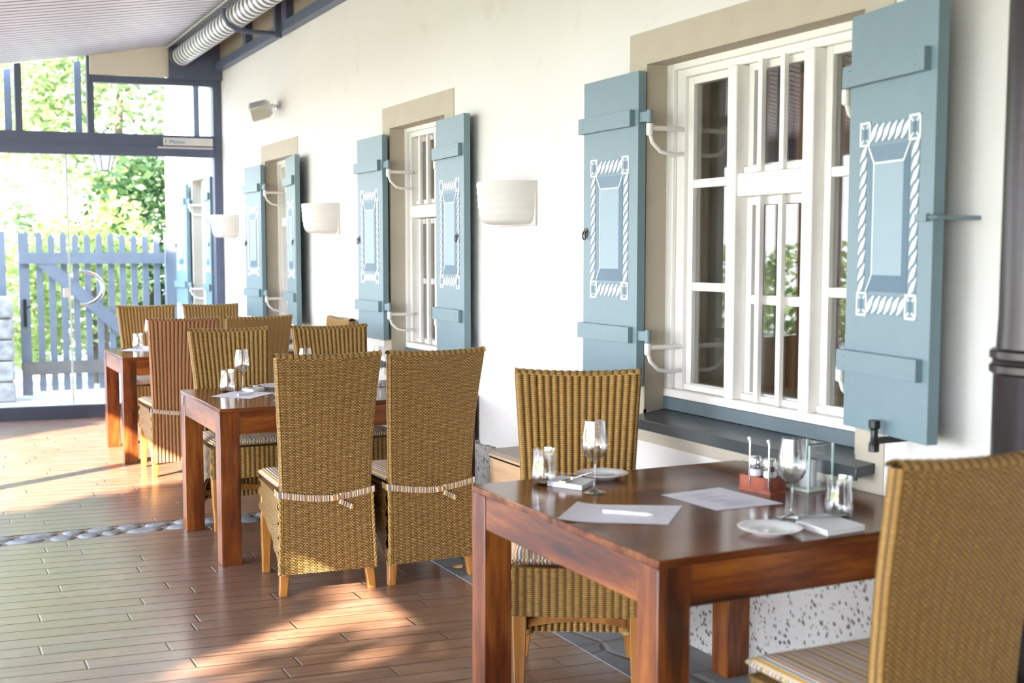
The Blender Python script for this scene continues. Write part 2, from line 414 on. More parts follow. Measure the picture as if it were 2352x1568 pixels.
struct(f.build('ground', YARD, smooth=0), 'pale stone paving outside the glass door')
f = MB(); f.box(-5.6, -3.2, -20, 12.05, -.3, -.02)
struct(f.build('ground', plain('bounce_gravel', (.62, .58, .52), .9, var=.15, scale=40), smooth=0), 'pale gravel strip added beside the terrace to brighten the bounced light')  # out of view, added to throw paler bounce light into the terrace
f = MB(); f.box(-40, -5.6, -20, 40, -.3, -.03)
struct(f.build('ground', LAWN, smooth=0), 'lawn beside the terrace')

# ------------------------------------------------------------------ house wall with window openings
WINS = [(2.93, 4.167, .917, 2.247), (6.20, 7.05, .917, 2.255), (9.12, 9.93, .917, 2.247), (12.0, 12.80, .917, 2.24)]
Y0, Y1 = -3.2, 14.25; ZT = 3.18; XB = 3.36
ys = sorted({Y0, Y1} | {v for a in WINS for v in a[:2]})
f = MB()
for a, b in zip(ys, ys[1:]):
    hit = [q for q in WINS if q[0] <= a + 1e-6 and q[1] >= b - 1e-6]
    zs = [(0, ZT)] if not hit else [(0, hit[0][2] - .10), (hit[0][3], ZT)]
    for z0, z1 in zs: f.box(WALLX, XB, a, b, z0, z1)
f.box(WALLX + .02, XB, Y0, Y1, ZT, 3.9)
struct(f.build('wall_right', PLAST, smooth=0), 'white plastered house wall')
f = MB()
n = 150
for i in range(n):          # rough top edge of the bare plinth
    a, b = lerp(Y0, 11.4, i / n), lerp(Y0, 11.4, (i + 1) / n); r_ = random.Random(i)
    f.box(WALLX - .028, WALLX + .01, a, b, 0, .52 + r_.uniform(-.02, .03))
struct(f.build('baseboard_right', PLINTH, smooth=0), 'bare pitted stone plinth at the foot of the wall')
# interior behind the windows
f = MB(); f.box(5.6, 5.7, 1.5, 14.2, 0, 3.2); f.box(XB, 5.6, 14.1, 14.2, 0, 3.2); f.box(XB, 5.6, 1.4, 1.5, 0, 3.2)
for k in range(26): f.box(5.56, 5.6, 1.6 + k * .48, 1.66 + k * .48, 0, 3.2)
struct(f.build('wall_back', INWOOD, smooth=0), 'brown timber wall of the dining room behind the windows')
f = MB(); f.box(XB, 5.7, 1.4, 14.2, -.1, 0); struct(f.build('floor', INWOOD, smooth=0), 'dining room floor behind the windows')
f = MB(); f.box(XB, 5.7, 1.4, 14.2, 3.2, 3.3); struct(f.build('ceiling', CREAM, smooth=0), 'dining room ceiling behind the windows')

FX = 2.76
def window(i, y0, y1, z0, z1, wide, curtain):
    root = sroot('window_%d' % i, 'white framed window in a beige painted surround')
    m = MB(); s_ = .125
    for (a, b, c, d) in ((y0 - s_, y0, z0 - .18, z1 + s_), (y1, y1 + s_, z0 - .18, z1 + s_), (y0, y1, z1, z1 + s_), (y0, y1, z0 - .18, z0 - .095)):
        m.box(WALLX - .004, WALLX + .01, a, b, c, d)
    m.box(WALLX - .003, FX, y0 - .004, y0 + .004, z0 - .05, z1); m.box(WALLX - .003, FX, y1 - .004, y1 + .004, z0 - .05, z1); m.box(WALLX - .003, FX, y0, y1, z1 - .004, z1 + .004)
    m.box(FX + .14, XB + .01, y1 - .004, y1 + .004, z0, z1); m.box(FX + .10, XB + .01, y0 - .004, y0 + .004, z0, z1); m.box(FX + .10, XB + .01, y0, y1, z1 - .004, z1 + .004); m.box(FX + .10, XB + .01, y0, y1, z0 - .004, z0 + .004)
    m.build('surround', BEIGE, root, smooth=0)
    m = MB(); t = .10 if wide else .06
    def ring(m, x0, x1, a, b, c, d, ty, tb, tt):
        m.box(x0, x1, a, a + ty, c, d); m.box(x0, x1, b - ty, b, c, d); m.box(x0, x1, a + ty, b - ty, d - tt, d)
        if tb: m.box(x0, x1, a + ty, b - ty, c, c + tb)
    ring(m, FX + .012, FX + .10, y0, y1, z0 + .034, z1, t, 0, .06); ring(m, FX - .008, FX + .012, y0, y1, z0 + .034, z1, t * .5, 0, .03); m.box(FX - .01, FX + .14, y0, y1, z0, z0 + .034)
    m.build('frame', WHITEP, root, bevel=.004)
    m = MB(); m.hexa([(2.585, y0 - .09, z0 - .105), (FX + .02, y0 - .09, z0 - .09), (FX + .02, y1, z0 - .09), (2.585, y1, z0 - .105), (2.585, y0 - .09, z0 - .075), (FX + .02, y0 - .09, z0 - .048), (FX + .02, y1, z0 - .048), (2.585, y1, z0 - .075)])
    q = MB(); q.box(FX - .012, FX + .02, y0, y1, z0 - .05, z0 - .001); q.build('upstand', UPST, root, smooth=0)
    m.box(2.58, 2.588, y0 - .09, y1, z0 - .115, z0 - .073)
    m.build('sill', SILL, root, bevel=.003)
    glassx = FX + .075
    def pane(a, b, c, d, x=glassx):
        q = MB(); q.box(x, x + .004, a, b, c, d); q.build('pane', PANE, root, smooth=0)
    if wide:
        c0, c1 = 3.318, 3.690; pw_ = .055
        for k, (a, b) in enumerate(((c1 + pw_, y1 - t), (y0 + t * .6, c0 - pw_))):
            m = MB(); e = .035
            zr = [z0 + .035, 1.349, 1.753, z1 - .06]
            ring(m, FX + .030, FX + .070, a, b, zr[0], zr[3], e, .03, .03)
            m.box(FX + .020, FX + .029, a, b, zr[0], zr[0] + .026)
            for z_ in zr[1:3]: m.box(FX + .033, FX + .067, a + e, b - e, z_, z_ + .034)
            m.build('sash', WHITEP, root, bevel=.003)
            pane(a + e, b - e, zr[0] + .03, zr[3] - .03, FX + .048)
        m = MB()
        for a in (c0 - pw_, c1): m.box(FX - .02, FX + .10, a, a + pw_, z0 + .034, z1 - .061)
        m.build('mullion', WHITEP, root, bevel=.006)
        m = MB(); m.box(FX - .012, FX + .10, c0, c1, 1.705, 1.79); m.build('transom', WHITEP, root, bevel=.006)
        a, b = c0, c1
    else: a, b = y0 + t, y1 - t; c0, c1 = a, b; m = MB(); m.box(FX + .005, FX + .10, a, b, 1.71, 1.785); m.build('transom', WHITEP, root, bevel=.005)
    for (za, zb) in ((z0 + .035, 1.705), (1.79, z1 - .055)):
        m = MB(); x = FX + (.035 if wide else .06); e = .032
        ring(m, x, x + .04, a, b, za, zb, e, e, e); m.box(x - .016, x - .001, a, b, za, za + e * .8)
        if za < 1: m.box(x + .002, x + .038, a + e, b - e, 1.31, 1.345)
        if not wide: m.box(x + .001, x + .039, (a + b) / 2 - .02, (a + b) / 2 + .02, za + e, zb - e)
        m.build('sash', WHITEP, root, bevel=.003)
        pane(a + e, b - e, za + e, zb - e, x + .018)
        nb = 2 if wide else 5
        for k in range(nb):
            yb = lerp(a, b, (k + 1) / (nb + 1)) + .012
            q = MB(); q.box(FX + (.0 if wide else .02), FX + (.02 if wide else .04), yb - .012, yb + .012, za + .002, zb - .002); q.build('bar', WHITEP, root, bevel=.002)
    if curtain:
        q = MB(); q.grid(lambda u, v: (FX + .20 + .02 * sin(u * 40), lerp(y0, y1, u), lerp(z0, z1, v)), 60, 2, 1, 1); q.build('curtain', CURT, root)
    return root
for i, q in enumerate(WINS): window(i + 1, *q, i == 0, i in (2, 3))

# ------------------------------------------------------------------ ceiling, beams, glazed end wall
f = MB(); yy = -3.0; P = .12
prof = []
while yy < 11.62:
    prof += [(yy, 0), (yy + .098, 0), (yy + .100, .02), (yy + P - .002, .02)]; yy += P
vs = []; fs = []
for (y, d) in prof: vs += [(-2.4, y, roof_z(-2.4) + d), (WALLX, y, roof_z(WALLX) + d)]
for i in range(len(prof) - 1): fs.append((2 * i, 2 * i + 1, 2 * i + 3, 2 * i + 2))
f.add(vs, fs); f.m = [0 if i % 4 == 0 else 1 for i in range(len(fs))]
f.hexa([(-2.4, -3, roof_z(-2.4) + .03), (WALLX, -3, roof_z(WALLX) + .03), (WALLX, 11.65, roof_z(WALLX) + .03), (-2.4, 11.9, roof_z(-2.4) + .03), (-2.4, -3, roof_z(-2.4) + .1), (WALLX, -3, roof_z(WALLX) + .1), (WALLX, 11.65, roof_z(WALLX) + .1), (-2.4, 11.9, roof_z(-2.4) + .1)])
struct(f.build('ceiling', [CEIL, CEILG], smooth=0), 'sloping terrace ceiling of light grey metal slats')
f = MB(); f.box(2.59, 2.70, -3, 11.46, 3.155, 3.225); struct(f.build('trim_3', STEEL, smooth=0), 'dark wall beam below the roof')
f = MB(); f.box(2.64, 2.70, -3, 11.46, 3.225, 3.44); struct(f.build('trim_4', INFILL, smooth=0), 'beige boards between wall beam and roof')
for k, y in enumerate((2.9, 5.1, 6.9, 9.05, 10.25)):
    f = MB(); f.box(2.585, 2.645, y - .05, y + .05, 3.225, 3.435); struct(f.build('trim_%d' % (5 + k), STEEL, smooth=0), 'short dark post between beam and roof')

gw = sroot('wall_end', 'glazed end wall with dark blue frame')
def gbar(name, x0, x1, z0, z1, d=.05, off=0., par=gw, mat=STEEL, top=None):
    m = MB(); ya, yb = gl_y(x0) + off, gl_y(x1) + off
    t0, t1 = (z1, z1) if top is None else top
    m.hexa([(x0, ya - d, z0), (x1, yb - d, z0), (x1, yb + d, z0), (x0, ya + d, z0), (x0, ya - d, t0), (x1, yb - d, t1), (x1, yb + d, t1), (x0, ya + d, t0)])
    return m.build(name, mat, par, smooth=0)
gbar('post', 2.585, 2.66, 0, 3.15, .06)
gbar('beam', -2.4, 2.59, 2.46, 2.57, .07); gbar('door_track', -2.4, 2.585, 2.375, 2.462, .05, -.03)
for x in (.93, 1.525, .0, -.9, -1.8): gbar('mullion', x - .028, x + .028, 2.565, 3.0, .05, top=(roof_z(x - .028), roof_z(x + .028)))
for x in (.855, 1.44): gbar('glass_edge_reflection', x - .03, x + .03, 2.57, 3.0, .01, .12, top=(roof_z(x - .03) - .02, roof_z(x + .03) - .02), mat=plain('pale_blue_strip', (.28, .36, .52), .4))  # bluish reflection at the glass edge, built as a solid pale strip
gbar('head_beam', 1.55, 2.6, 3.02, 3.085, .05, -.01)
gbar('fascia_board', 1.52, 2.21, 3.085, 3.3, .015, -.08, mat=CREAM, top=(roof_z(1.52), roof_z(2.21)))
gbar('box_beam', 2.19, 2.66, 3.075, 3.3, .06, -.07, top=(roof_z(2.19), roof_z(2.66)))
gbar('threshold', -2.4, 2.6, .0, .115, .04, mat=RAIL)
gbar('inner_post', 2.44, 2.49, 2.57, 3.03, .02, .10, mat=bpy.data.materials['pale_blue_strip'])
m = MB()
for x0, x1 in ((-2.4, .9), (.96, 1.5), (1.55, 2.58)):
    ya, yb = gl_y(x0), gl_y(x1); zt = (roof_z(x0), roof_z(x1)) if x0 < 1.5 else (3.03, 3.03)
    m.hexa([(x0, ya, 2.56), (x1, yb, 2.56), (x1, yb + .008, 2.56), (x0, ya + .008, 2.56), (x0, ya, zt[0]), (x1, yb, zt[1]), (x1, yb + .008, zt[1]), (x0, ya + .008, zt[0])])
m.build('upper_glazing', CLEAR, gw, smooth=0)
d1 = sroot('door_1', 'frameless sliding glass door at the end of the terrace')
for (x0, x1, o_) in ((-.2, 1.33, 0.0), (1.30, 2.58, .03)):
    ya, yb = gl_y(x0) + o_, gl_y(x1) + o_; m = MB()
    m.hexa([(x0, ya, .11), (x1, yb, .11), (x1, yb + .01, .11), (x0, ya + .01, .11), (x0, ya, 2.38), (x1, yb, 2.38), (x1, yb + .01, 2.38), (x0, ya + .01, 2.38)])
    m.build('door_leaf', CLEAR, d1, smooth=0)
m = MB(); y_ = gl_y(1.31) - .012; m.box(1.302, 1.318, y_, y_ + .012, .1, 2.38); m.build('door_edge', plain('edge_strip', (.55, .62, .62), .3), d1, smooth=0)
m = MB(); cx, cz, rr = 1.40, 1.18, .150; yh = gl_y(1.4) - .05
m.tube([(cx + rr * 1.25 * cos(a), yh - .0, cz + rr * sin(a)) for a in [radians(t) for t in range(-92, 93, 8)]], [.008 + .012 * cos(radians(t)) for t in range(-92, 93, 8)], 10)
for s_ in (-1, 1): m.tube([(cx, yh, cz + s_ * rr), (cx, gl_y(cx), cz + s_ * rr)], .009)
struct(m.build('handle', CHROME, d1)); m = MB(); m.box(1.25, 1.315, gl_y(1.3) - .02, gl_y(1.3), 1.10, 1.18); m.build('lock_plate', plain('brushed_plate', (.8, .8, .82), .35, .4), d1, bevel=.004)

def text(body, size, mat, parent, name, loc, rot, bold=False):
    c = bpy.data.curves.new(name, 'FONT'); c.body = body; c.size = size; c.extrude = .0006; c.align_x = 'LEFT'
    o = bpy.data.objects.new(name, c); col.objects.link(o); dg = bpy.context.evaluated_depsgraph_get()
    me = bpy.data.meshes.new_from_object(o.evaluated_get(dg)); bpy.data.objects.remove(o)
    me.materials.clear(); me.materials.append(mat)
    o = bpy.data.objects.new(name, me); col.objects.link(o); o.parent = parent; o.location = loc; o.rotation_euler = rot; return o
# white notice on the beam
t = thing('beam_sticker', 'white notice strip with blue lettering on the dark beam above the glass door', 'sign', (2.33, gl_y(2.33) - .085, 2.475))
m = MB(); m.box(-.20, .24, -.012, .0, 0, .07); m.build('strip', plain('notice_white', (.62, .60, .60), .5), t, rotz=atan2(-.12, 1))
text('I', .05, plain('notice_blue', (.02, .22, .42), .5), t, 'lettering', (-.185, .009, .018), (pi / 2, 0, atan2(-.12, 1)))
text('Motion', .046, bpy.data.materials['notice_blue'], t, 'lettering', (-.145, .004, .018), (pi / 2, 0, atan2(-.12, 1)))
m = MB(); m.box(-.25, .24, -.02, .005, -.03, -.012); m.build('ledge', plain('pale_ledge', (.52, .50, .53), .4), t, rotz=atan2(-.12, 1))

f = MB(); f.box(-2.4, WALLX, -3.25, -3.0, 0, 3.5); struct(f.build('wall_front_added', INFILL, smooth=0), 'unseen boarded end behind the viewer, added to cut light from behind')  # closing wall added out of view to hold back light from behind
# left side: open posts and eaves beam
lw = sroot('wall_left', 'open garden side of the terrace with posts and eaves beam')
m = MB(); m.box(-2.42, -2.28, -3, 11.9, 2.42, 2.62); m.build('eaves_beam', STEEL, lw, smooth=0)
for y in (-2.9, 1.2, 6.6, 9.3, 11.9):
    m = MB(); m.box(-2.40, -2.30, y - .05, y + .05, 0, 2.2); m.build('post', STEEL, lw, smooth=0)

# ------------------------------------------------------------------ shutters
SW, SH, ST = .43, 1.245, .035
def ornament(m, U0, U1, V0, V1, y=-.0012):
    W, H = U1 - U0, V1 - V0; cw, ch = .056, .072; rw = .042
    def poly(pts, mi, d=0.): m.prism([(U0 + p[0], V0 + p[1]) for p in pts], y - d, .001, 'y', mi)
    def rect(a, b, c, e, mi, d=0.): poly([(a, c), (b, c), (b, e), (a, e)], mi, d)
    def line(p, q, wd, mi=1, d=.0010):
        dx, dy = q[0] - p[0], q[1] - p[1]; L = sqrt(dx * dx + dy * dy); nx, ny = -dy / L * wd / 2, dx / L * wd / 2
        poly([(p[0] + nx, p[1] + ny), (q[0] + nx, q[1] + ny), (q[0] - nx, q[1] - ny), (p[0] - nx, p[1] - ny)], mi, d)
    iu0, iu1, iv0, iv1 = rw + .006, W - rw - .006, ch + .002, H - ch - .002
    bu = .030; bv = .05
    cu0, cu1, cv0, cv1 = iu0 + bu, iu1 - bu, iv0 + bv, iv1 - bv
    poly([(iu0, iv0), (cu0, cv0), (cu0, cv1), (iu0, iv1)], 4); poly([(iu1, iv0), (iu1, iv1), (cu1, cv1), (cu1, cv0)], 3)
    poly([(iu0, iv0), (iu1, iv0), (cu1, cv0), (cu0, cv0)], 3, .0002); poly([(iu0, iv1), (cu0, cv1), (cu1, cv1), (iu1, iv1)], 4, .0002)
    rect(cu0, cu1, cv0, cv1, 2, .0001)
    line((cu0, cv0), (cu0, cv1), .005); line((cu0, cv1), (cu1, cv1), .005); line((iu0, iv1), (cu0, cv1), .006); line((iu1, iv1), (cu1, cv1), .005); line((iu0, iv0), (cu0, cv0), .004)
    for a in (0, W - cw):
        for b in (0, H - ch):
            e = .006
            line((a, b + e / 2), (a + cw, b + e / 2), e); line((a, b + ch - e / 2), (a + cw, b + ch - e / 2), e); line((a + e / 2, b), (a + e / 2, b + ch), e); line((a + cw - e / 2, b), (a + cw - e / 2, b + ch), e)
            rect(a + e, a + cw - e, b + e, b + ch - e, 0, .0003); rect(a + .020, a + cw - .020, b + .020, b + ch - .020, 3, .0008)
            for p, q in (((.006, .006), (.02, .02)), ((cw - .006, .006), (cw - .02, .02)), ((.006, ch - .006), (.02, ch - .02)), ((cw - .006, ch - .006), (cw - .02, ch - .02))):
                line((a + p[0], b + p[1]), (a + q[0], b + q[1]), .005)
    def rope(p0, p1, width, pitch):
        L = (p1[0] - p0[0]) + (p1[1] - p0[1]); vert = p1[1] > p0[1] + 1e-6; k = max(1, round(L / pitch)); st = L / k
        for i in range(k):
            c = i * st + st / 2; S = []; N = 8
            for j in range(N + 1):
                s_ = j / N; a = (s_ - .5) * width; b = c + (s_ - .5) * st * 1.25 + .10 * st * sin(2 * pi * s_); th = .30 * st * (sin(pi * s_) * .8 + .35)
                S.append((a, b, th))
            pts = [(a, b + th) for a, b, th in S] + [(a, b - th) for a, b, th in S[::-1]]
            poly([(p0[0] + a, p0[1] + b) if vert else (p0[0] + b, p0[1] + a) for a, b in pts], 1, .0009)
    rect(0.004, rw - .002, ch, H - ch, 4, 0); rect(W - rw + .002, W - .004, ch, H - ch, 4, 0); rect(cw, W - cw, .008, ch - .008, 4, 0); rect(cw, W - cw, H - ch + .008, H - .008, 4, 0)
    rope((rw / 2 + .001, ch), (rw / 2 + .001, H - ch), .036, .040); rope((W - rw / 2 - .001, ch), (W - rw / 2 - .001, H - ch), .036, .040)
    rope((cw, ch / 2), (W - cw, ch / 2), .052, .031); rope((cw, H - ch / 2), (W - cw, H - ch / 2), .052, .031)

def make_shutter(side):
    t = thing('window_shutter', 'x', 'shutter', group='painted wooden window shutters')
    m = MB(); g3 = SW / 3
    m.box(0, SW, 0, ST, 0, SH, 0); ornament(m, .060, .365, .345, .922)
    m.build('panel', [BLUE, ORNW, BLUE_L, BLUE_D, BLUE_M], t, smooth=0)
    for z in (.173, 1.033):
        m = MB(); m.box(-.012, .40, -.022, 0, z, z + .064)
        for u in (.03, .36):
            for dz in (.018, .046): m.lathe([(.004, 0), (.004, .001), (0, .0015)], 8, (u, -.0225, z + dz), 1)
        # turn nail heads to face outward by keeping them flush: small discs are drawn on the batten face
        m.build('batten', [BLUE, BLUE], t, bevel=.003)
        hu = SW if side == 'L' else 0; sg = 1 if side == 'L' else -1
        h = MB(); zz = z + .032
        h.box(hu - sg * .02, hu + sg * .05, .006, .030, zz - .020, zz + .020)
        h.lathe([(.013, -.026), (.013, .026)], 12, (hu + sg * .055, .018, zz)); hb = h.build('hinge', BLUE, t, bevel=.002)
        h = MB(); u = hu + sg * .055
        h.lathe([(.010, -.075), (.014, -.07), (.014, -.028), (.009, -.027)], 10, (u, .018, zz))
        h.tube([(u, .018, zz - .045), (u + sg * .01, .17, zz - .045)], .010, 8)
        h.tube([(u, .018, zz - .06), (u, .03, zz - .10), (u, .07, zz - .135), (u + sg * .01, .12, zz - .145), (u + sg * .01, .17, zz - .14)], .008, 8)
        h.build('pintle', WHITEP, hb)
    m = MB(); u = .022 if side == 'L' else SW - .06
    m.lathe([(.0, -.002), (.020, -.002), (.020, .0), (.0, .0)], 14, (0, 0, 0)); 
    m.v = [(u + p[0], p[2] - .001, .62 + p[1]) for p in m.v]
    m.tube([(u + .013 * cos(a), -.010, .62 + .018 * sin(a) - .012) for a in [k * 2 * pi / 14 for k in range(14)]], .0028, 6, closed=True)
    if side == 'L': m.build('latch_ring', BLACK, t)
    return t
shL, shR = make_shutter('L'), make_shutter('R')
SHUT = [('L', (2.60, 4.565), (2.60, 4.135), 'far left shutter of the large window, behind the chair facing us'),
        ('R', (2.60, 2.925), (2.525, 2.50), 'large blue grey shutter at the right, beside the dark iron column'),
        ('L', (2.59, 7.46), (2.60, 7.03), 'left shutter of the middle window, between two white wall lamps'),
        ('R', (2.60, 6.19), (2.575, 5.77), 'right shutter of the middle window, nearest the largest white wall lamp'),
        ('L', (2.575, 10.30), (2.60, 9.88), 'left shutter of the far window, below the heater lamp'),
        ('R', (2.60, 9.14), (2.55, 8.72), 'right shutter of the far window, narrow in view, left of a white wall lamp'),
        ('L', (2.57, 13.27), (2.60, 12.84), 'outdoor shutter beyond the glass end wall, nearer the garden gate'),
        ('R', (2.60, 12.0), (2.57, 11.62), 'outdoor shutter beyond the glass end wall, close behind the blue corner post')]
first = {'L': shL, 'R': shR}; done = set()
for s_, a, b, lab in SHUT:
    lab = lab if 'shutter' in lab else lab + ' shutter'; rz = atan2(b[1] - a[1], b[0] - a[0]); o = first[s_]
    if s_ in done: o = dup(o, (a[0], a[1], .965), rz, lab)
    if s_ == 'R' and s_ in done: dup([k for k in kids(shL) if k.name.startswith('latch')][0], (SW - .12, 0, 0), parent=o)
    if s_ not in done: o.location = (a[0], a[1], .965); o.rotation_euler = (0, 0, rz); o['label'] = lab; done.add(s_)
t = thing('shutter_catch', 'small black iron shutter catch below the large right shutter', 'catch', (2.528, 2.71, .962))
m = MB(); m.box(-.008, .135, -.008, .008, -.022, -.004); m.build('arm', BLACK, t); m = MB(); m.lathe([(0, -.045), (.016, -.045), (.016, -.02), (.011, -.014), (.011, .02), (.017, .026), (.017, .048), (0, .05)], 12); m.build('knob', BLACK, t)
t = thing('shutter_hook', 'thin blue grey hook holding the large right shutter to the wall', 'hook', (2.515, 2.492, 1.596))
m = MB(); m.tube([(-.012, .012, 0), (.0, -.012, 0), (.03, -.022, 0), (.143, -.03, 0)], .006, 8); m.build('rod', BLUE, t); m = MB(); m.box(-.020, -.004, .006, .05, -.010, .010); m.build('plate', BLUE, t)
t = thing('shutter_catch', 'small dark shutter catch low on the wall behind the wicker chairs by the far window', 'catch', (2.60, 8.90, .93))
m = MB(); m.box(-.008, .065, -.008, .008, -.012, .008); m.build('arm', BLACK, t); m = MB(); m.lathe([(0, -.03), (.018, -.03), (.018, .05), (0, .05)], 10); m.build('knob', BLACK, t)

# ------------------------------------------------------------------ wall lamps, heater, duct, column
def make_sconce():
    t = thing('wall_lamp', 'x', 'lamp', group='white ceramic wall lamps')
    m = MB(); prof = []; N = 36
    for i in range(N + 1):
        z = i / N * .20; r_ = pw([(0, .152), (.012, .170), (.035, .183), (.09, .193), (.2, .2)], z) + .0035 * abs(sin(z / .0165 * pi / 2 * 1.0)); prof.append((r_, z))
    inner = [(r_ - .012, z) for r_, z in prof[::-1]]
    m.lathe(prof + inner + [prof[0]], 36, a0=pi / 2, a1=3 * pi / 2); 
    m.lathe([(0, .0), (.150, .0), (.150, .008), (0, .008)], 36, a0=pi / 2, a1=3 * pi / 2)
    m.build('shade', CERAM, t, smooth=60)
    m = MB(); m.box(-.012, 0, -.2, .2, -.01, .18); m.build('back_plate', CERAM, t, bevel=.004)
    return t
scn = make_sconce()
for k, (y, lab) in enumerate(((5.31, 'largest white ribbed ceramic wall lamp, between the middle and large windows'), (8.23, 'middle white ceramic wall lamp, between the far and middle windows'), (11.06, 'smallest white ceramic wall lamp, in front of the blue corner post'))):
    o = scn if k == 0 else dup(scn)
    o.location = (WALLX, y, 1.637); o['label'] = lab
t = thing('heater_lamp', 'silver box heater lamp on a wall bracket above the far window', 'heater', (2.50, 9.45, 2.60), radians(-10))
T = Matrix.Rotation(radians(24), 4, 'X') @ Matrix.Rotation(radians(-18), 4, 'Y')
def tmb(m): m.v = [tuple(T @ Vector(p)) for p in m.v]; return m
m = MB(); m.prism([(-.07, -.055), (.05, -.055), (.085, -.03), (.085, .03), (.05, .055), (-.07, .055), (-.085, .04), (-.085, -.04)], -.07, .07, 'y'); tmb(m).build('housing', plain('heater_silver', (.62, .63, .61), .35, .3), t, bevel=.006)
m = MB()
for k in range(7): m.box(-.078, .055, -.078, -.070, -.045 + k * .0145, -.038 + k * .0145)
tmb(m).build('grille', plain('heater_grille', (.60, .56, .48), .5, .0), t)
m = MB(); m.tube([(.06, .02, .01), (.10, .03, .04), (.17, .075, .05)], .016, 8); m.lathe([(.03, .02), (.03, .08)], 12, (.15, .07, 0)); m.build('bracket', CHROME, t)

t = thing('ventilation_duct', 'white ringed duct running under the roof along the house wall', 'duct', (2.285, 0, 3.262))
m = MB(); path = []; rad = []
k = 0; y = -2.9
while y < 11.36: path.append((0, y, 0)); rad.append(.086 if k % 2 else .079); y += .028; k += 1
m.tube(path, rad, 20)
for i in range(len(path) - 1):
    if i % 4 == 0: m.m[i * 20:(i + 1) * 20] = [1] * 20
m.build('duct_body', [DUCT, DUCTR], t, smooth=70)
m = MB(); m.tube([(0, 11.34, 0), (0, 11.40, 0)], .094, 24); m.build('end_collar', DUCTR, t)
m = MB(); m.hexa([(-.13, -2.9, .06), (-.06, -2.9, .10), (-.06, 11.4, .10), (-.13, 11.4, .06), (-.13, -2.9, .075), (-.06, -2.9, .115), (-.06, 11.4, .115), (-.13, 11.4, .075)]); m.build('edge_rail', plain('green_grey_rail', (.42, .47, .42), .4), t)
for yb, lab in ((9.2, 'dark bent pipe bracket reaching round the duct from the wall beam'), (4.6, 'dark bent pipe bracket of the duct overhead, outside the top edge')):
    if yb < 5: continue
    t = thing('duct_bracket', lab, 'bracket', (2.60, yb, 3.19))
    m = MB(); m.tube([(.0, 0, -.045), (-.24, 0, -.045), (-.34, 0, -.035), (-.40, 0, 0.0), (-.43, 0, .05), (-.435, 0, .11)], .018, 10); m.build('pipe', STEEL, t)
    m = MB(); m.box(-.05, .0, -.03, .03, -.075, .22); m.build('plate', STEEL, t)

t = thing('iron_column', 'dark brown iron column with ringed collar at the right edge', 'column', (2.50, 2.10, 0))
m = MB(); m.lathe([(.16, 0), (.16, .10), (.13, .14), (.118, .2), (.116, 1.20), (.118, 1.205), (.122, 1.22), (.118, 1.235), (.112, 1.24), (.108, 1.34), (.106, 2.2), (.102, 3.40)], 40); m.build('shaft', COLM, t)
m = MB()
for z in (1.215, 1.25): m.lathe([(.117, z - .015), (.126, z - .008), (.126, z + .008), (.117, z + .015)], 40)
m.build('collar', COLM, t)

